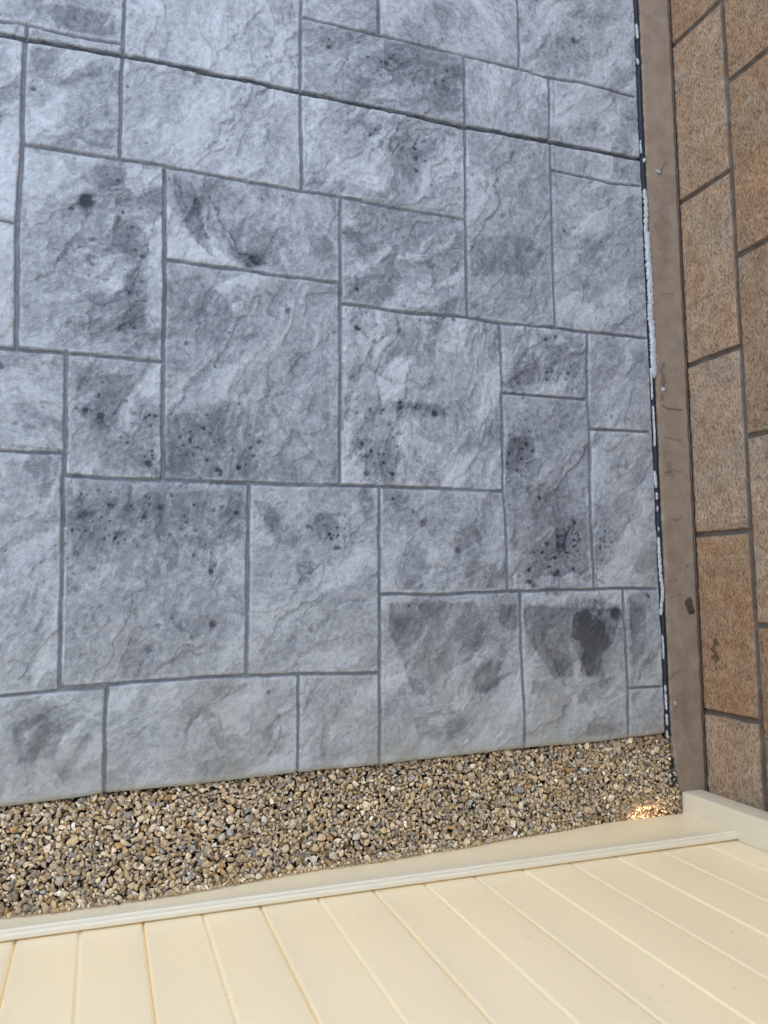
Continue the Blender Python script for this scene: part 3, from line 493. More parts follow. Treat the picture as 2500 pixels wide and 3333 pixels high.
# the pattern goes on outside the picture: left and beyond
def jl(w, *p): joints.append((w, list(p)))
for y in (.996,): jl(.0095, (-2.4, y + .004), (-.2, y))
for x0, x1, y in ((-2.4, -.19, 1.022), (-1.3, -.19, .649), (-2.4, -.19, .417), (-1.0, -.18, .237), (-2.4, -.17, -.182), (-2.4, -1.0, .11),
                  (-1.7, -.7, .80), (-2.4, .021, 1.38), (.021, .9, 1.50), (.9, 1.2, 1.47), (-2.4, 1.2, 1.83), (-2.4, 1.2, 2.2), (-.4, 1.2, 2.5)):
    jl(.006, (x0, y), (x1, y))
for x, y0, y1 in ((-.45, .417, 1.02), (-.42, -.18, .417), (-.70, -.37, -.18), (-1.0, -.18, .417), (-.32, -.37, -.18), (-.8, .417, .8), (-1.3, .417, 1.38),
                  (-1.7, .417, 1.38), (-1.5, -.37, .417), (-2.0, -.18, 1.0), (-.5, 1.02, 1.38), (-1.0, 1.0, 1.38), (.025, 1.16, 1.83), (.37, 1.25, 1.5),
                  (.539, 1.29, 1.5), (.88, 1.38, 1.83), (.5, 1.5, 1.83), (-.4, 1.38, 2.2), (-1.2, 1.38, 1.83), (.3, 1.83, 2.2), (.8, 1.83, 2.5), (-1.0, 1.83, 2.5), (-.1, 2.2, 2.6)):
    jl(.006, (x, y0), (x, y1))
wx = X + .0011 * noise(X * 22, Y * 22, 11) + .0005 * noise(X * 95, Y * 95, 12)
wy = Y + .0011 * noise(X * 22 + 50, Y * 22, 13) + .0005 * noise(X * 95, Y * 95 + 50, 14)
D = np.full(X.shape, 1.0); DW = np.full(X.shape, .006)
for w, pts in joints:
    for sl, d, sg in seg_field(wx, wy, pts, .03, xs_, ys_):
        nd = d - w / 2
        m_ = nd < D[sl]
        D[sl] = np.where(m_, nd, D[sl]); DW[sl] = np.where(m_, w, DW[sl])
# stone ids by flood fill on a coarse lattice
step = .01
lx = np.arange(-2.4, 1.215, step); ly = np.arange(-.37, 2.62, step)
LX, LY = np.meshgrid(lx, ly)
blk = np.zeros(LX.shape, bool)
for w, pts in joints:
    for sl, d, sg in seg_field(LX, LY, pts, .03, lx, ly):
        blk[sl] |= d < .0062
lab = np.zeros(LX.shape, np.int32); cur = 0
H_, W_ = lab.shape
for j in range(H_):
    for i in range(W_):
        if blk[j, i] or lab[j, i]: continue
        cur += 1; st = [(j, i)]; lab[j, i] = cur
        while st:
            a, b_ = st.pop()
            for c, d_ in ((a + 1, b_), (a - 1, b_), (a, b_ + 1), (a, b_ - 1)):
                if 0 <= c < H_ and 0 <= d_ < W_ and not blk[c, d_] and not lab[c, d_]:
                    lab[c, d_] = cur; st.append((c, d_))
for _ in range(3):
    for sh in ((0, 1), (0, -1), (1, 0), (-1, 0)):
        s_ = np.roll(lab, sh, (0, 1)); lab = np.where(lab == 0, s_, lab)
ii = np.clip(((X + 2.4) / step + .5).astype(int), 0, W_ - 1); jj = np.clip(((Y + .37) / step + .5).astype(int), 0, H_ - 1)
ID = lab[jj, ii]
nid = cur + 1
r1 = np.random.default_rng(3)
for x_, y_, s_ in TONES: pass
ang = np.where(r1.random(nid) < .75, r1.normal(math.radians(52), .25, nid), r1.random(nid) * 3.14)
offx, offy = r1.random(nid) * 40, r1.random(nid) * 40
tone = r1.normal(0, .02, nid); tilt = r1.normal(0, .0016, (nid, 2)); amp = r1.uniform(.6, 1.3, nid)
for x_, y_, s_ in TONES:
    tone[lab[min(H_ - 1, int((y_ + .37) / step + .5)), min(W_ - 1, max(0, int((x_ + 2.4) / step + .5)))]] += s_
A = ang[ID]; ca, sa = np.cos(A), np.sin(A)
U = X * ca + Y * sa + offx[ID]; V = -X * sa + Y * ca + offy[ID]
qx = U + .03 * fbm(U, V, 9, 3, 21); qy = V + .03 * fbm(U, V, 9, 3, 31)
# cleft slate relief: terraces with ragged risers running along the stone's grain
base = fbm(qx * .55, qy * 1.35, 6.5, 4, 41)
lev = base * 3.4
fl = np.floor(lev); fr = lev - fl
terr = (fl + sstep(.90, 1.0, fr)) / 3.4
riser = np.exp(-((fr - .95) / .04) ** 2)  # thin line at each step, darkened below as painted step shading
fine = fbm(qx, qy * 1.6, 42, 4, 55)
crag = 1 - np.abs(fbm(qx * .8, qy * 1.5, 16, 4, 61)) * 3.2
Z = amp[ID] * (.0052 * terr + .0006 * base + .0016 * fine + .0006 * np.clip(crag, 0, 1) + .0007 * fbm(X, Y, 110, 3, 66))
vein = np.clip(crag - .72, 0, 1) * 2
# hand-placed ledges
pig = np.zeros(X.shape); buff = np.zeros(X.shape); bright = np.zeros(X.shape)
lwx = X + .020 * fbm(X, Y, 26, 5, 71, .6); lwy = Y + .020 * fbm(X, Y, 26, 5, 81, .6)
for pts in LEDGES:
    best = np.full(X.shape, 9.0); sgn = np.zeros(X.shape)
    for sl, d, sg in seg_field(lwx, lwy, pts, .07, xs_, ys_):
        m_ = d < best[sl]; best[sl] = np.where(m_, d, best[sl]); sgn[sl] = np.where(m_, sg, sgn[sl])
    inn_ = best < .05
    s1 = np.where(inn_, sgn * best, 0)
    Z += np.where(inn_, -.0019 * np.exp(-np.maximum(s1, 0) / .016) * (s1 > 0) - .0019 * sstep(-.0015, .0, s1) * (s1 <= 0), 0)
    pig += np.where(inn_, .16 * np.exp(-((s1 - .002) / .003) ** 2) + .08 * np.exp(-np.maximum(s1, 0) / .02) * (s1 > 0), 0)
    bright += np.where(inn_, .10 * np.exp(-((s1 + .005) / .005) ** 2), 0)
# pigment: release powder that stayed in the low places, plus painted shade on risers
mott = fbm(X + .02 * fbm(X, Y, 14, 3, 90), Y, 7, 6, 91, .62)
mott2 = fbm(qx * .7, qy * 1.3, 26, 5, 97, .62)
for (bx, by, rx, ry, st_) in BLOBS:
    i0, i1 = np.searchsorted(xs_, [bx - 2.6 * rx, bx + 2.6 * rx]); j0, j1 = np.searchsorted(ys_, [by - 2.6 * ry, by + 2.6 * ry])
    sl = (slice(j0, j1), slice(i0, i1))
    if i1 <= i0 or j1 <= j0: continue
    x = X[sl]; y = Y[sl]
    k = np.sqrt(((x - bx) / rx) ** 2 + ((y - by) / ry) ** 2) + .95 * mott[sl] * 1.5 + 1.0 * mott2[sl]
    soft = .75 if st_ < .8 else .55
    pig[sl] += st_ * (.44 if st_ < .8 else .85) * (1 - sstep(1 - soft, 1 + soft, k)) * (.8 + 1.0 * np.clip(mott2[sl], -.4, .4))
fleck = fbm(X, Y, 75, 4, 141, .7); grain = noise(qx * 190, qy * 330, 145)
contr = r1.uniform(.6, 1.3, nid)
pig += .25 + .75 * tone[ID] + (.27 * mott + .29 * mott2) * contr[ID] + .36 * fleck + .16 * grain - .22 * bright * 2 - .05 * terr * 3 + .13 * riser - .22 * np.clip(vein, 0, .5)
pale = np.clip(fbm(qx * .6, qy * 1.5, 11, 5, 111) - .16, 0, 1)
pig -= .6 * pale
kA = r1.uniform(.3, 1.2, nid)[ID]; kB = r1.uniform(.3, 1.2, nid)[ID]
sA = fbm(qx * .55, qy * 1.35, 9, 6, 151, .62); sB = fbm(qx * .7 + 7, qy * 1.2, 12, 6, 161, .62)
pig -= .20 * kA * sstep(.13, .17, sA) + .10 * kA * sstep(.02, .05, sA)
pig += .17 * kB * sstep(.17, .21, sB) + .10 * kB * sstep(.05, .09, sB)
px_ = X + .0045 * fbm(X, Y, 40, 4, 171, .6) + .0022 * noise(X * 120, Y * 120, 175); py_ = Y + .0045 * fbm(X + 5, Y, 40, 4, 181, .6) + .0022 * noise(X * 120 + 9, Y * 120, 185)
for st_, pts in PATCHES:
    a_ = np.array(pts)
    i0, i1 = np.searchsorted(xs_, [a_[:, 0].min() - .02, a_[:, 0].max() + .02]); j0, j1 = np.searchsorted(ys_, [a_[:, 1].min() - .02, a_[:, 1].max() + .02])
    if i1 <= i0 or j1 <= j0: continue
    sl = (slice(j0, j1), slice(i0, i1)); x = px_[sl]; y = py_[sl]
    ins = np.zeros(x.shape, bool); dist = np.full(x.shape, 9.0)
    for k in range(len(pts)):
        (xa, ya), (xb, yb) = pts[k], pts[(k + 1) % len(pts)]
        c_ = ((ya > y) != (yb > y)) & (x < (xb - xa) * (y - ya) / (yb - ya + 1e-12) + xa)
        ins ^= c_
        L_ = (xb - xa) ** 2 + (yb - ya) ** 2 + 1e-12
        t_ = np.clip(((x - xa) * (xb - xa) + (y - ya) * (yb - ya)) / L_, 0, 1)
        dist = np.minimum(dist, np.hypot(x - xa - t_ * (xb - xa), y - ya - t_ * (yb - ya)))
    sd = np.where(ins, -dist, dist)
    m_ = 1 - sstep(-.0040, .0022, sd)
    rim = np.exp(-((sd + .0015) / .0022) ** 2)
    pig[sl] += 1.25 * st_ * m_ * (1 + .5 * np.clip(mott2[sl], -.5, .5)) + .045 * rim * np.sign(st_)
    Z[sl] += -.0011 * np.sign(st_) * m_
# pock marks and drip spots
pig = np.where(pig > .58, .58 + (pig - .58) * .6, pig)
pig = np.where(pig < 0, pig * .8, pig)
spots = list(SPOTS)
rs = np.random.default_rng(11)
for cx_, cy2, rx, ry, n in CLUST:
    for _ in range(int(n * 1.4)):
        spots.append((cx_ + rs.normal() * rx * .7, cy2 + rs.normal() * ry * .7, float(np.clip(rs.lognormal(math.log(.0019), .42), .0010, .0048))))
for _ in range(500):
    spots.append((rs.uniform(-.6, 1.19), rs.uniform(-.34, 1.6), rs.uniform(.0008, .002)))
for bx, by, r in spots:
    R3 = r * 3.2
    i0, i1 = np.searchsorted(xs_, [bx - R3, bx + R3]); j0, j1 = np.searchsorted(ys_, [by - R3, by + R3])
    if i1 <= i0 or j1 <= j0: continue
    sl = (slice(j0, j1), slice(i0, i1)); x = X[sl]; y = Y[sl]
    k = np.hypot(x - bx, y - by) / r * (1 + .9 * mott2[sl])
    e = 1 - sstep(.6, 1.35, k)
    pig[sl] += e * rs.uniform(.22, .5) + .10 * (1 - sstep(.8, 3.0, k)) * (r > .004)
    Z[sl] -= e * min(.0011, r * .35)
# joints
edge_d = np.minimum(D, 1)
Z -= .0007 * (1 - sstep(0, .003, D)) + np.where(DW > .009, .014, .0062) * (1 - sstep(-DW * .35, .0012, D))
jm = 1 - sstep(-.0012, .0012, D)
pig = np.clip(pig, -.25, 1.05)
pig = pig * (1 - jm) + jm * (np.where(DW > .009, .66, .50) + .20 * mott2 + .12 * mott + .20 * sstep(.35, .95, D / (DW / 2) + 1))
pig -= .10 * (1 - sstep(.0005, .0045, np.abs(D - .0035))) * (mott2 > -.1)
# rounded free edges
dT = T; dR = FX1 + .0012 - np.meshgrid(sx, ty)[0]
for dd, rr in ((dT, .012), (dR, .004)):
    t = np.clip(dd / rr, 0, 1); Z += np.where(dd < rr, -rr + np.sqrt(np.clip(1 - (1 - t) ** 2, 0, 1)) * rr, 0)
buff += .55 * (1 - sstep(.0, .022, dT)) * (1 + mott2)
buff += .30 * (1 - sstep(0, .10, np.abs(X - 1.165))) * sstep(-.15, .2, mott) * (np.abs(Y - .18) < .3)
buff = np.clip(buff + .30 * sstep(.05, -.35, Y) * (1 + 2 * mott), 0, .7) * (1 - jm * .6)
pig = pig * (1 - .5 * (1 - sstep(0, .018, dT)))
P = np.stack([X, Y, Z], -1)
me = grid_solid('patio', P, lambda r: np.stack([r[:, 0], r[:, 1], np.full(len(r), -.11)], -1), {'pigment': pig, 'buff': buff})
patio = link('patio', me, M_CONC)
tag(patio, kind='structure')

# ------------------------------------------------------------------ block wall with footing
WX_ = 1.31
wall = empty('block_wall', (1.4, .4, 0))
tag(wall, 'tan concrete block wall with brown painted footing, rising beside the grey patio', 'wall')
wy_ax = axis([(-.86, -.62, .02), (-.62, 1.62, .0022), (1.62, 3.2, .02)])
wz_ax = axis([(-.02, .46, .0022), (.46, 1.88, .012)])
WY_, WZ_ = np.meshgrid(wy_ax, wz_ax)
PIT, CH = .404, .1735
yy = WY_ + .0012 * noise(WY_ * 30, WZ_ * 30, 201); zz = WZ_ + .0016 * noise(WY_ * 9, WZ_ * 30, 203) + .0006 * noise(WY_ * 80, WZ_ * 80, 204)
row = np.floor((zz + .002) / CH).astype(int)
zin = (zz + .002) - row * CH                          # 0..CH, block 0..CH-.011
sh = np.where(row % 2 == 0, .102, -.099)
kk = np.floor((yy - sh) / PIT).astype(int)
yin = (yy - sh) - kk * PIT
dy = np.minimum(yin, PIT - yin) - .0052
dz = np.minimum(zin - .0, CH - .0105 - zin)
dz = np.where(row == 0, CH - .0105 - zin, dz)
db = np.minimum(dy, dz)
face = sstep(-.0005, .0022, db)
hid = (row * 57 + kk * 131) % 997
r2 = np.random.default_rng(5)
bt = r2.normal(0, 1, (997, 3)); 
palette = np.array([1.52, 1.46, 1.38]) * np.array([(.37, .24, .145), (.42, .285, .185), (.45, .325, .225), (.40, .275, .185), (.405, .26, .155)])
pi_ = (r2.random(997) * 5).astype(int)
bc = palette[pi_] * (1 + .05 * bt[:, :1])
cB = bc[hid]
big = fbm(WY_, WZ_ * 1.6, 9, 5, 211, .6)
red = fbm(WY_ + 9, WZ_, 6, 4, 221)
cB = cB * (1 + .22 * big[..., None]) * np.stack([1 + .12 * red, 1 - .06 * red, 1 - .22 * red], -1)
# scuffed paler arrises
ar = (1 - sstep(.002, .011, db)) * sstep(-.1, .25, fbm(WY_, WZ_, 16, 3, 231))
cB = cB * (1 - .4 * ar[..., None]) + np.array([.50, .40, .30]) * .4 * ar[..., None]
mort = np.array([.150, .112, .082]) * (1 + .35 * fbm(WY_, WZ_, 40, 4, 241))[..., None]
grey = sstep(.0, .35, fbm(WY_, WZ_, 8, 3, 251))[..., None]
mort = mort * (1 - .5 * grey) + np.array([.20, .175, .15]) * .5 * grey
cW = cB * face[..., None] + mort * (1 - face[..., None])
# darker foot, chalk scuffs, one greasy drip
foot = (1 - sstep(.0, .007, WZ_ + .002 * noise(WY_ * 40, WZ_ * 0, 5)))[..., None]
cW = cW * (1 - foot) + np.array([.12, .09, .065]) * foot
for y0, z0, y1, z1, st_ in ((1.032, .214, 1.029, .285, .75), (1.037, .072, 1.034, .137, .55), (.93, .20, .95, .26, .35), (.86, .19, .87, .24, .35)):
    t = np.clip(((WY_ - y0) * (y1 - y0) + (WZ_ - z0) * (z1 - z0)) / ((y1 - y0) ** 2 + (z1 - z0) ** 2), 0, 1)
    d = np.hypot(WY_ - y0 - t * (y1 - y0), WZ_ - z0 - t * (z1 - z0))
    k = ((1 - sstep(.001, .0045, d)) * sstep(-.25, .3, fbm(WY_, WZ_, 150, 3, 261)) * st_)[..., None]
    cW = cW * (1 - k) + np.array([.56, .56, .56]) * k
for y0, z0, ry, rz, c, st_ in ((-.169, .045, .030, .011, (.10, .07, .035), .75), (.281, .102, .006, .004, (.6, .6, .6), .8)):
    k = np.sqrt(((WY_ - y0) / ry) ** 2 + ((WZ_ - z0) / rz) ** 2) + 1.6 * fbm(WY_, WZ_, 60, 3, 271)
    k = ((1 - sstep(.6, 1.15, k)) * st_)[..., None]
    cW = cW * (1 - k) + np.array(c) * k
rough = fbm(WY_ * .7, WZ_ * 1.2, 170, 3, 281)
depth = .0062 * sstep(-.003, .0035, db) - .0062 + face * (.0018 * rough + .0016 * fbm(WY_, WZ_, 20, 3, 291)) + .0014 * (1 - face) * fbm(WY_, WZ_, 90, 3, 295)
PW = np.stack([WX_ - depth, WY_, WZ_], -1)
me = grid_solid('blockwork', PW, lambda r: np.stack([np.full(len(r), WX_ + .15), r[:, 1], r[:, 2]], -1), {'tint': cW, 'face': face}, flip=True)
link('blockwork', me, M_WALL, wall).matrix_parent_inverse = Matrix.Translation(wall.location).inverted()

# footing strip
fx = axis([(0, 1, .02)]) ; fx = np.linspace(0, 1, 56)
fy = axis([(-.86, -.62, .02), (-.62, 1.62, .002), (1.62, 3.2, .02)])
FU, FY = np.meshgrid(fx, fy)
left = 1.2178 + .0012 * noise(fy * 12, 0 * fy, 301) + .0007 * noise(fy * 70, 0 * fy, 302) + .014 * sstep(-.34, -.50, fy)
FXX = left[:, None] + (WX_ + .002 - left[:, None]) * FU
dl = FXX - left[:, None]; dr = WX_ - FXX
FZ = .0012 * fbm(FXX, FY, 14, 3, 311) + .0004 * fbm(FXX, FY, 120, 3, 312)
FZ += -.004 * (1 - sstep(0, .004, dl)) - .0035 * (1 - sstep(.001, .008, dr + .002 * noise(FY * 30, FXX * 0, 313)))
dirt = .60 * (1 - sstep(.0, .0065, np.abs(dr - .004 + .0015 * noise(FY * 30, FXX * 0, 313)))) * (1 + fbm(FXX, FY, 40, 3, 315))
dirt += .5 * (1 - sstep(0, .005, dl)) * sstep(-.3, .2, fbm(FXX, FY, 60, 3, 316))
palef = np.zeros(FXX.shape)
lfx = FXX + .0022 * noise(FXX * 120, FY * 120, 321); lfy = FY + .0022 * noise(FXX * 120 + 9, FY * 120, 322)
for pts in CRACKS:
    for (x0, y0), (x1, y1) in zip(pts[:-1], pts[1:]):
        j0, j1 = np.searchsorted(fy, [min(y0, y1) - .02, max(y0, y1) + .02]); sl = slice(j0, j1)
        t = np.clip(((lfx[sl] - x0) * (x1 - x0) + (lfy[sl] - y0) * (y1 - y0)) / ((x1 - x0) ** 2 + (y1 - y0) ** 2), 0, 1)
        d = np.hypot(lfx[sl] - x0 - t * (x1 - x0), lfy[sl] - y0 - t * (y1 - y0))
        e = 1 - sstep(.0002, .0016, d); dirt[sl] += .6 * e; FZ[sl] -= .0008 * e
for (x0, y0, rx, ry, st_) in ((1.238, .47, .008, .03, .5), (1.233, .425, .005, .008, .6), (1.283, .03, .004, .004, .7), (1.26, .86, .02, .12, .15), (1.245, .26, .012, .03, .25), (1.255, -.30, .02, .05, .18)):
    k = np.sqrt(((FXX - x0) / rx) ** 2 + ((FY - y0) / ry) ** 2) + 1.3 * fbm(FXX, FY, 60, 3, 331)
    dirt += st_ * (1 - sstep(.5, 1.3, k))
for _ in range(26):
    x0, y0, rr = rs.uniform(1.222, 1.30), rs.uniform(-.45, 1.45), rs.uniform(.0006, .0014)
    j0, j1 = np.searchsorted(fy, [y0 - .006, y0 + .006]); sl = slice(j0, j1)
    palef[sl] += .8 * (1 - sstep(.5, 1.2, np.hypot(FXX[sl] - x0, FY[sl] - y0) / rr))
palef += .16 * sstep(.25, .6, fbm(FXX, FY * .5, 30, 4, 341))
me = grid_solid('footing', np.stack([FXX, FY, FZ], -1), lambda r: np.stack([r[:, 0], r[:, 1], np.full(len(r), -.25)], -1),
                {'dirt': np.clip(dirt, 0, 1), 'pale': np.clip(palef, 0, 1)})
link('footing', me, M_FOOT, wall).matrix_parent_inverse = Matrix.Translation(wall.location).inverted()

# ------------------------------------------------------------------ expansion joint strip with perished sealant
strip = empty('expansion_joint', (1.21, .4, -.005))
tag(strip, 'black rubbery expansion joint strip with torn pale sealant, between patio and footing', 'joint strip')
inv = Matrix.Translation(strip.location).inverted()
jx = np.linspace(1.2035, 1.2195, 9); jy = axis([(-.352, 1.55, .0025), (1.55, 2.6, .02)])
JX, JY = np.meshgrid(jx, jy)
prof = np.array([-.0095, -.0085, -.0055, -.0035, -.003, -.003, -.0034, -.0045, -.006])
JZ = prof[None, :] + .0007 * noise(JX * 90, JY * 60, 401) + .0010 * noise(JX * 20, JY * 14, 402)
me = grid_solid('foam_strip', np.stack([JX, JY, JZ], -1), lambda r: np.stack([r[:, 0], r[:, 1], np.full(len(r), -.06)], -1))
link('foam_strip', me, M_FOAM, strip).matrix_parent_inverse = inv

def ribbon(pts, w, z=.0, seed=0, thick=.003):
    """lumpy peeled bead following pts"""
    pts = np.array(pts, float)
    L = np.r_[0, np.cumsum(np.hypot(*np.diff(pts, axis=0).T))]
    n = max(5, int(L[-1] / .0022)); s = np.linspace(0, L[-1], n)
    x = np.interp(s, L, pts[:, 0]); y = np.interp(s, L, pts[:, 1])
    m = 7; u = np.linspace(-1, 1, m)
    endt = np.clip(np.minimum(s, L[-1] - s) / (w * .5), .25, 1)
    so = s + seed * 3.1
    wl = w / 2 * endt * (1 + .55 * noise(so * 130, 0 * so, 501) + .45 * noise(so * 520, 0 * so, 502))
    wr = w / 2 * endt * (1 + .55 * noise(so * 130, 0 * so + 7, 503) + .45 * noise(so * 520, 0 * so + 7, 504))
    xx = x[:, None] + np.where(u < 0, u * wl[:, None], u * wr[:, None])
    yy2 = np.repeat(y[:, None], m, 1)
    hgt = .0018 + thick * np.sqrt(np.clip(1 - u ** 4 * .93, 0, 1))[None, :] * endt[:, None]
    zz2 = z + hgt * (1 + .35 * noise(xx * 300, yy2 * 300, 505)) + .0008 * noise(xx * 700, yy2 * 700, 506)
    return grid_solid('sealant_remnant', np.stack([xx, yy2, zz2], -1)[:, :, :], (0, 0, -.003), flip=False)
for i, (pts, w) in enumerate(SEAL):
    pts = [(x + (.0030 if x < 1.2045 else .0018), y) for x, y in pts]
    me = ribbon(pts[::-1], w * (1.25 if i in (5, 6) else 1.0), -.0030 if w < .006 else -.0022, i, .0022 if w < .009 else .0038)
    link('sealant_remnant', me, M_SEAL, strip).matrix_parent_inverse = inv

# ------------------------------------------------------------------ vinyl fence
fence = empty('vinyl_fence', (.5, -.55, 0))
tag(fence, 'cream vinyl privacy fence with grooved boards and bottom rail, standing along the gravel strip', 'fence')
finv = Matrix.Translation(fence.location).inverted()

def yr(x): return .0135 * max(0, x + .14) / 1.37             # the fence runs a touch out of parallel and uphill
def extrude_x(name, prof, x0, x1, z_of_x, n=2, parent=fence, m=M_VINYL, smooth=None):
    """profile (y,z) closed loop extruded along X"""
    prof = np.array(prof, float); k = len(prof); xs = np.linspace(x0, x1, n)
    V = np.vstack([np.c_[np.full(k, x), prof[:, 0] + yr(x), prof[:, 1] + z_of_x(x)] for x in xs])
    loops = []; cnt = []
    for a in range(n - 1):
        for i in range(k):
            j = (i + 1) % k
            loops += [a * k + i, a * k + j, (a + 1) * k + j, (a + 1) * k + i]; cnt.append(4)
    loops += list(range(k))[::-1]; cnt.append(k)
    loops += list(range((n - 1) * k, n * k)); cnt.append(k)
    me = raw_mesh(name, V, loops, cnt, True)
    ed_ = np.hypot(*(prof - np.roll(prof, -1, 0)).T)
    sm = np.zeros(k * (n - 1) + 2, bool); me.polygons.foreach_set('use_smooth', sm)
    o = link(name, me, m, parent); o.matrix_parent_inverse = finv
    return o

def arc(cy, cz, r, a0, a1, n=6):
    return [(cy + r * math.cos(math.radians(a)), cz + r * math.sin(math.radians(a))) for a in np.linspace(a0, a1, n)]
# rail: inner face, small lip, groove, rounded crown, slot for the boards, mirrored outside
half = [(-.530, -.049)] + [(-.530, .0860)] + arc(-.5330, .0865, .0030, 0, 85, 8) + [(-.5338, .0896), (-.5340, .0925)] + \
       arc(-.5380, .0935, .0040, 8, 90, 12) + [(-.5425, .0975)] + arc(-.5425, .0960, .0015, 85, 175, 4) + [(-.5441, .070)]
mid = -.556
other = [(2 * mid - y, z) for y, z in half[::-1]]
zr = lambda x: -.003 + .070 * max(0, x + .14) / 1.37
extrude_x('bottom_rail', half + other, -3.2, 1.238, zr, 80)
extrude_x('top_rail', [(-.530, 1.70), (-.530, 1.80)] + [(-.534, 1.806), (2 * mid + .534, 1.806)] + [(2 * mid + .530, 1.80), (2 * mid + .530, 1.70)], -3.2, 1.238, lambda x: 0, 80)

# boards: each has a flat face, a shallow V in the middle and bevelled meeting edges
seams = [-.114, .076, .266, .465, .657, .855, 1.055]
halfs = [-.020, .171, .365, .560, .755, .954]
xs = [(a * (1 - 0)) for a in seams]
b_edges = [-.114 - .19 * k for k in range(16, 0, -1)] + xs + [1.2375]
mids = [-.114 - .19 * k + .095 for k in range(16, 0, -1)] + halfs + [1.159]
def board(x0, x1, xm, z0, z1):
    yf = -.5468; t = .0185
    g = .0009
    def vee(c, hw, dp): return [(c - hw, 0), (c - hw * .35, -dp * .7), (c - .0003, -dp), (c + .0003, -dp), (c + hw * .35, -dp * .75), (c + hw, 0)]
    p = [(x0 + g, -.0040), (x0 + g + .0004, -.0024), (x0 + g + .0022, -.0006), (x0 + g + .0046, 0)]
    if x0 < xm < x1: p += vee(xm, .0046, .0026)
    p += [(x1 - g - .0046, 0), (x1 - g - .0022, -.0006), (x1 - g - .0004, -.0024), (x1 - g, -.0040)]
    bow = [(x, yf + d) for x, d in p]
    prof = bow + [(x1 - .0002, yf - .0055), (x1 - .0002, yf - t), (x0 + .0002, yf - t), (x0 + .0002, yf - .0055)]
    prof = [(x, y + yr(x)) for x, y in prof]
    k = len(prof)
    V = [(x, y, z) for z in (z0, z1) for x, y in prof]
    loops = []; cnt = []
    for i in range(k):
        j = (i + 1) % k
        loops += [j, i, k + i, k + j]; cnt.append(4)
    loops += list(range(k)); cnt.append(k)
    loops += list(range(k, 2 * k))[::-1]; cnt.append(k)
    me = raw_mesh('board', V, loops, cnt, True)
    me.polygons.foreach_set('use_smooth', np.zeros(len(cnt), bool))
    o = link('board', me, M_VINYL, fence); o.matrix_parent_inverse = finv
for a, b_, m_ in zip(b_edges[:-1], b_edges[1:], mids):
    board(a, b_, m_, .075 + zr(a), 1.72)

def bev_box(name, x0, x1, y0, y1, z0, z1, r, parent, m, seg=4):
    import bmesh
    bm = bmesh.new(); bmesh.ops.create_cube(bm, size=1)
    for v in bm.verts:
        v.co = Vector(((x0 + x1) / 2 + v.co.x * (x1 - x0), (y0 + y1) / 2 + v.co.y * (y1 - y0), (z0 + z1) / 2 + v.co.z * (z1 - z0)))
    es = [e for e in bm.edges if abs(e.verts[0].co.z - e.verts[1].co.z) > .5 * (z1 - z0)]
    bmesh.ops.bevel(bm, geom=es, offset=r, segments=seg, affect='EDGES', profile=.5)
    me = bpy.data.meshes.new(name); bm.to_mesh(me); bm.free()
    me.polygons.foreach_set('use_smooth', np.ones(len(me.polygons), bool)); me.set_sharp_from_angle(angle=math.radians(30))
    o = link(name, me, m, parent)
    if parent is fence: o.matrix_parent_inverse = finv
    return o
bev_box('post', 1.2385, 1.2965, -.640, -.4755, -.07, 1.84, .0055, fence, M_VINYL)
bev_box('post_cap', 1.2305, 1.3045, -.648, -.4675, 1.842, 1.87, .006, fence, M_VINYL)
bev_box('post', -3.33, -3.205, -.640, -.4755, -.07, 1.84, .0055, fence, M_VINYL)
bev_box('post_cap', -3.34, -3.195, -.648, -.4675, 1.842, 1.87, .006, fence, M_VINYL)

# ------------------------------------------------------------------ gravel
def rock_shapes(n=36):
    import bmesh
    out = []
    r = np.random.default_rng(21)
    for k in range(n):
        bm = bmesh.new(); 
        npt = int(r.integers(9, 17))
        p = r.normal(size=(npt, 3)); p /= np.linalg.norm(p, axis=1)[:, None]
        p *= r.uniform(.78, 1.0, (npt, 1))
        sc = np.array([1, r.uniform(.5, .95), r.uniform(.42, .72)])
        for q in p * sc: bm.verts.new(q)
        bmesh.ops.convex_hull(bm, input=bm.verts)
        loose = [v for v in bm.verts if not v.link_faces]
        bmesh.ops.delete(bm, geom=loose, context='VERTS')
        bmesh.ops.dissolve_limit(bm, angle_limit=math.radians(12), verts=bm.verts, edges=bm.edges)
        bmesh.ops.bevel(bm, geom=list(bm.edges), offset=.07 if k % 3 else .13, segments=1, affect='EDGES', profile=.6, clamp_overlap=True)
        bmesh.ops.triangulate(bm, faces=bm.faces)
        bm.verts.index_update()
        v = np.array([x.co[:] for x in bm.verts]); f = np.array([[q.index for q in fc.verts] for fc in bm.faces])
        bm.free(); out.append((v, f, sc))
    return out
SH = rock_shapes()
def glevel(x, y):
    """gravel surface height"""
    fenz = np.interp(x, [-.2, -.14, .07, .31, .43, .58, .79, 1.02, 1.25], [.036, .036, .052, .034, .034, .032, .018, .002, .004])
    sla = -.020
    t = np.clip((y + .36) / (-.53 + .36), 0, 1)
    z = sla * (1 - t) + fenz * t + .005 * noise(x * 9, y * 9, 601)
    pit = np.exp(-(((x - 1.155) / .062) ** 2 + ((y + .528) / .036) ** 2))
    return z - .050 * pit
r3 = np.random.default_rng(33)
GH = .0015
hx0, hy0 = -1.65, -.60
hw, hh = int((1.245 - hx0) / GH), int(.27 / GH)
HM = np.zeros((hh, hw))
hyy, hxx = np.mgrid[0:hh, 0:hw]
tgt = glevel(hx0 + hxx * GH, hy0 + hyy * GH)
HM[:] = tgt - .016
def edge_at(x): return np.interp(x, EX, EY)
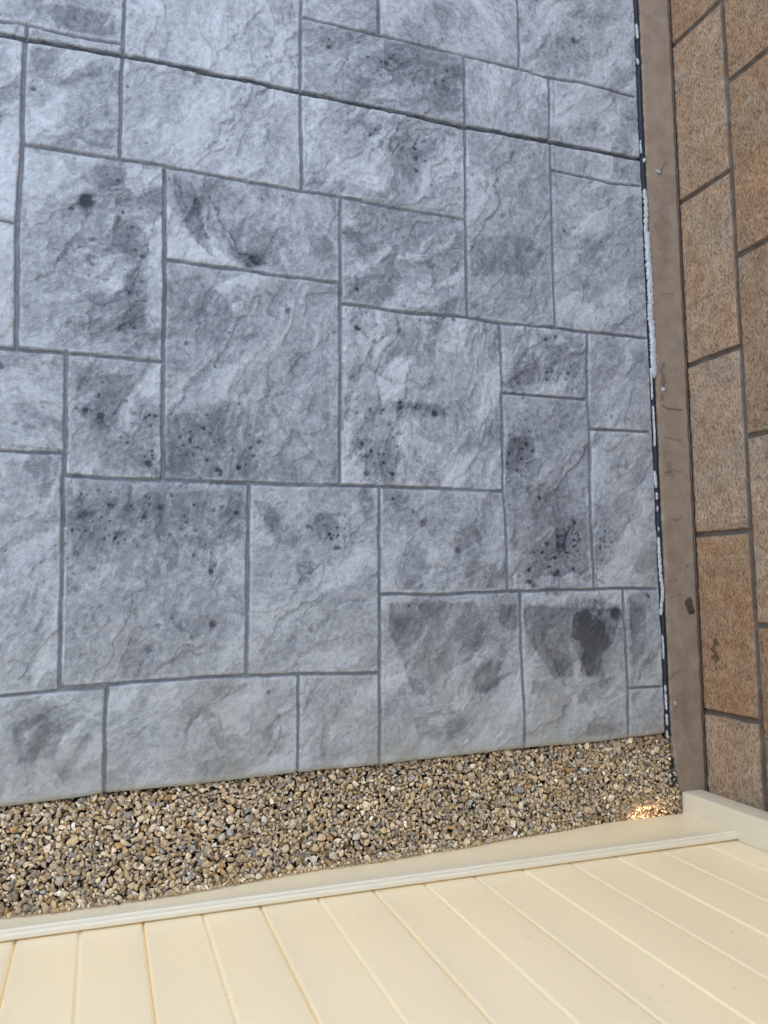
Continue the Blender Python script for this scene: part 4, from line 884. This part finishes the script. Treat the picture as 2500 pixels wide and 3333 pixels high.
pal = np.array([1.38, 1.27, 1.07]) * np.array([(.47, .37, .25), (.40, .31, .20), (.54, .45, .33), (.33, .26, .18), (.44, .33, .19), (.27, .24, .21), (.30, .30, .30), (.62, .54, .42), (.36, .23, .11), (.20, .19, .19), (.66, .63, .58), (.24, .18, .13), (.42, .38, .33)])
pw = np.array([18, 15, 15, 10, 8, 5, 5, 9, 3, 2, 2, 4, 9.]); pw /= pw.sum()
vs, fs, cs = [], [], []; vo = 0
def gyr(x): return .0135 * max(0, x + .14) / 1.37
def put(x, y, s, lift=0.0, drop=.25):
    global vo
    k = int(r3.integers(len(SH))); v, f, sc = SH[k]
    a = r3.uniform(0, 2 * np.pi); tx, tyy = r3.normal(0, .27, 2)
    Rz = np.array([[np.cos(a), -np.sin(a), 0], [np.sin(a), np.cos(a), 0], [0, 0, 1]])
    Rx = np.array([[1, 0, 0], [0, np.cos(tx), -np.sin(tx)], [0, np.sin(tx), np.cos(tx)]])
    Ry = np.array([[np.cos(tyy), 0, np.sin(tyy)], [0, 1, 0], [-np.sin(tyy), 0, np.cos(tyy)]])
    st = np.array([1, r3.uniform(.8, 1.15), r3.uniform(.85, 1.2)])
    q = (v * st * s) @ (Rx @ Ry).T @ Rz.T
    ci, cj = int((x - hx0) / GH), int((y - hy0) / GH)
    rr = max(2, int(s * .8 / GH))
    if ci - rr < 0 or cj - rr < 0 or ci + rr >= hw or cj + rr >= hh: return
    sl = (slice(cj - rr, cj + rr + 1), slice(ci - rr, ci + rr + 1))
    xx = (np.arange(-rr, rr + 1) * GH)
    gx2, gy2 = np.meshgrid(xx, xx)
    la = np.cos(a) * gx2 + np.sin(a) * gy2; lb = -np.sin(a) * gx2 + np.cos(a) * gy2
    e = 1 - (la / s) ** 2 - (lb / (s * sc[1])) ** 2
    ok = e > .08
    if not ok.any(): return
    hz = s * sc[2] * np.sqrt(np.clip(e, 0, 1)) * .9
    z = np.percentile((HM[sl] + hz)[ok], 62) - drop * s * .3
    if z > tgt[cj, ci] + .012 - s * .3 + lift: return
    HM[sl] = np.where(ok, np.maximum(HM[sl], z + hz), HM[sl])
    q = q + np.array([x, y, z])
    vs.append(q); fs.append(f + vo); vo += len(q)
    c = pal[r3.choice(len(pal), p=pw)] * r3.uniform(.82, 1.18)
    cs.append(np.repeat(c[None, :], len(q), 0))
n_try = 54000
for t in range(n_try):
    x = r3.uniform(-1.62, 1.235); frac = t / n_try
    lo = -.5275 + gyr(x) if r3.random() < .85 else -.575
    y = r3.uniform(lo, edge_at(x) - .003)
    if x > 1.214 - (0 if y < -.36 else .02) + .016 * float(sstep(-.34, -.50, y)): continue
    s = float(np.clip(r3.lognormal(math.log(.0058), .38), .0028, .0125))
    # stay clear of slab, rail and footing
    if y > edge_at(x) - s * .55: y = edge_at(x) - s * .55
    if y < -.5285 + gyr(x) + s * .7 and (x < .95): y = -.5285 + gyr(x) + s * .8
    if y < -.531 + gyr(x) and tgt[int((y - hy0) / GH), int((x - hx0) / GH)] > .006: continue
    if y < -.500 and 1.06 < x < 1.22 and s > .0065: continue
    put(x, y, s)
for t in range(2600):
    x_, y_ = r3.uniform(.85, 1.230), r3.uniform(-.560, -.500)
    if 1.06 < x_ < 1.235 and y_ < -.541: continue
    put(x_, y_, float(r3.uniform(.003, .0062)))
for t in range(26000):                         # small stones work down into the gaps
    x = r3.uniform(-.5, 1.215); y = r3.uniform(-.525 + gyr(x), edge_at(x) - .004)
    if x > 1.21 and y > -.5: continue
    ci, cj = int((x - hx0) / GH), int((y - hy0) / GH)
    if HM[cj, ci] > tgt[cj, ci] - .003: continue
    put(x, y, float(r3.uniform(.0026, .0052)), .0, .1)
V = np.vstack(vs); F = np.vstack(fs); Cc = np.vstack(cs)
me = raw_mesh('gravel', V, F.ravel(), [3] * len(F), False, {'tint': Cc})
gravel = link('gravel', me, M_PEB)
tag(gravel, 'strip of mixed tan and grey pea gravel between the patio edge and the cream fence', 'gravel', 'stuff')
print('pebbles', len(vs), 'faces', len(F))

def surf(x, y):
    ci, cj = int((x - hx0) / GH), int((y - hy0) / GH)
    return float(HM[min(max(cj, 0), hh - 1), min(max(ci, 0), hw - 1)])

# ------------------------------------------------------------------ grass sprigs
r4 = np.random.default_rng(44)
gv, gf = [], []
def blade(x, y, z, L, a, lean, w=.0015):
    n = 6; base = len(gv)
    for i in range(n + 1):
        t = i / n
        px = x + math.cos(a) * L * lean * t; py = y + math.sin(a) * L * lean * t
        pz = z + L * (1 - lean * .8) * t - L * .35 * t * t * lean
        hw_ = w * (1 - t) ** .6 + .0002
        nx_, ny_ = -math.sin(a) * hw_, math.cos(a) * hw_
        gv.append((px - nx_, py - ny_, pz)); gv.append((px, py, pz + hw_ * .6)); gv.append((px + nx_, py + ny_, pz))
        if i:
            b0 = base + 3 * (i - 1); b1 = base + 3 * i
            gf.append((b0, b0 + 1, b1 + 1, b1)); gf.append((b0 + 1, b0 + 2, b1 + 2, b1 + 1))
def tuft(x, y, n, L, spread=.006):
    for _ in range(n):
        bx, by = x + r4.normal() * spread, y + r4.normal() * spread
        blade(bx, by, surf(bx, by) - .004, L * r4.uniform(.5, 1.2), r4.uniform(0, 6.28), r4.uniform(.6, .95))
for (x, y, n, L) in TUFTS: tuft(x, y, n, L)
for _ in range(70):
    x = r4.uniform(-.2, 1.2); tuft(x, -.527 + gyr(x) + r4.uniform(0, .003), 1, .014, .004)
me = raw_mesh('grass', np.array(gv), np.array(gf).ravel(), [4] * len(gf), True)
tag(link('grass', me, M_GRASS), 'thin green grass blades growing up through the gravel', 'grass', 'stuff')

# ------------------------------------------------------------------ small things
def lump(name, pts, r, m, seed, sq=(1, 1, .5), sub=3):
    import bmesh
    bm = bmesh.new(); bmesh.ops.create_icosphere(bm, subdivisions=sub, radius=1)
    co = np.array([v.co[:] for v in bm.verts])
    n_ = 1 + .45 * noise(co[:, 0] * 1.7 + seed, co[:, 1] * 1.7 + co[:, 2], 701) + .25 * noise(co[:, 0] * 5 + seed, co[:, 1] * 5 + co[:, 2] * 3, 702)
    co = co * n_[:, None] * np.array(sq) * r
    for v, c in zip(bm.verts, co): v.co = c
    me = bpy.data.meshes.new(name); bm.to_mesh(me); bm.free()
    me.polygons.foreach_set('use_smooth', np.ones(len(me.polygons), bool))
    o = link(name, me, m); o.location = pts
    return o
def leaf(name, loc, L, W, rz, m):
    n, k = 12, 7; g = []
    for i in range(n + 1):
        t = i / n; w = W * math.sin(math.pi * min(1, t * .97 + .015)) ** .8 * (1 - .35 * t)
        for j in range(k):
            u = j / (k - 1) * 2 - 1
            g.append((t * L - L / 2, u * w, .0012 + .0025 * abs(u) ** 1.5 + .0016 * math.sin(t * 5) - .0008 * (abs(u) < .2)))
    P_ = np.array(g).reshape(n + 1, k, 3).transpose(0, 1, 2)
    me = grid_solid(name, P_, (0, 0, -.0006), flip=True)
    o = link(name, me, m); o.location = loc; o.rotation_euler = (0, 0, rz); return o
lf = leaf('fallen_leaf', (1.1655, -.0365, .002), .0125, .0036, 1.9, M_LEAF)
tag(lf, 'small brown dried leaf lying on the grey patio near the wall', 'leaf')
md = lump('mud_clump', (1.283, -.062, .001), .0105, M_MUD, 3, (.95, 1.7, .42), 4)
md.rotation_euler = (0, 0, .35)
tag(md, 'rough brown lump of dried mud on the footing against the block wall', 'mud')
g1 = lump('grit_chip', (1.251, .979, .002), .0052, M_GRIT, 5, (1.3, .9, .55)); tag(g1, 'small grey mortar chip on the footing with a twig leaning over it', 'debris')
g2 = lump('grit_chip', (1.235, .444, .002), .0050, M_SEAL, 8, (1.2, .8, .35)); tag(g2, 'whitish flake on the footing beside the dark stained patch', 'debris')
g3 = lump('grit_chip', (1.229, -.279, .002), .0042, M_GRIT, 12, (.9, 1.2, .5)); tag(g3, 'pale crumb at the footing edge near the gravel end', 'debris')
tw, tf = [], []
def twig(p0, p1, r):
    n = 8; k = 6; V_ = []; p0 = Vector(p0); p1 = Vector(p1); d = (p1 - p0).normalized(); s = d.cross(Vector((0, 0, 1))).normalized(); u = s.cross(d)
    for i in range(n + 1):
        t = i / n; c = p0.lerp(p1, t) + s * .0008 * math.sin(t * 7) + u * .0006 * math.sin(t * 5 + 1)
        rr = r * (1 - .6 * t)
        for j in range(k):
            a = 2 * math.pi * j / k; V_.append(tuple(c + s * rr * math.cos(a) + u * rr * math.sin(a)))
    loops, cnt = [], []
    for i in range(n):
        for j in range(k):
            loops += [i * k + j, i * k + (j + 1) % k, (i + 1) * k + (j + 1) % k, (i + 1) * k + j]; cnt.append(4)
    loops += list(range(k))[::-1]; cnt.append(k); loops += list(range(n * k, n * k + k)); cnt.append(k)
    return link('twig', raw_mesh('twig', V_, loops, cnt, True), M_TWIG)
tag(twig((1.2535, .979, .004), (1.2755, 1.010, .0035), .0009), 'thin short twig lying across the brown footing', 'twig')
# torn landscape liner poking out of the gravel by the footing
LP = [(1.219, -.400), (1.2165, -.418), (1.211, -.436), (1.2125, -.448), (1.207, -.462)]
n, k = 40, 6; g = []
for i in range(n + 1):
    t = i / n * (len(LP) - 1); a = min(int(t), len(LP) - 2); f_ = t - a
    x = LP[a][0] * (1 - f_) + LP[a + 1][0] * f_; y = LP[a][1] * (1 - f_) + LP[a + 1][1] * f_
    w = .0022 + .0016 * math.sin(i * .9) ** 2 + (.0035 if i > 34 or i < 5 else 0)
    z = max(surf(x, y), surf(x - .003, y), -.03) + .001
    for j in range(k):
        u = j / (k - 1) * 2 - 1
        g.append((x + u * w, y, z + .0015 * math.sin(u * 3 + i * .5)))
me = grid_solid('torn_liner', np.array(g).reshape(n + 1, k, 3), (0, 0, -.0008), flip=True)
tag(link('torn_liner', me, M_LINER), 'torn black liner scrap poking from the gravel beside the footing', 'liner')
# pinch of sand and grit in the wall foot corner and along the joint
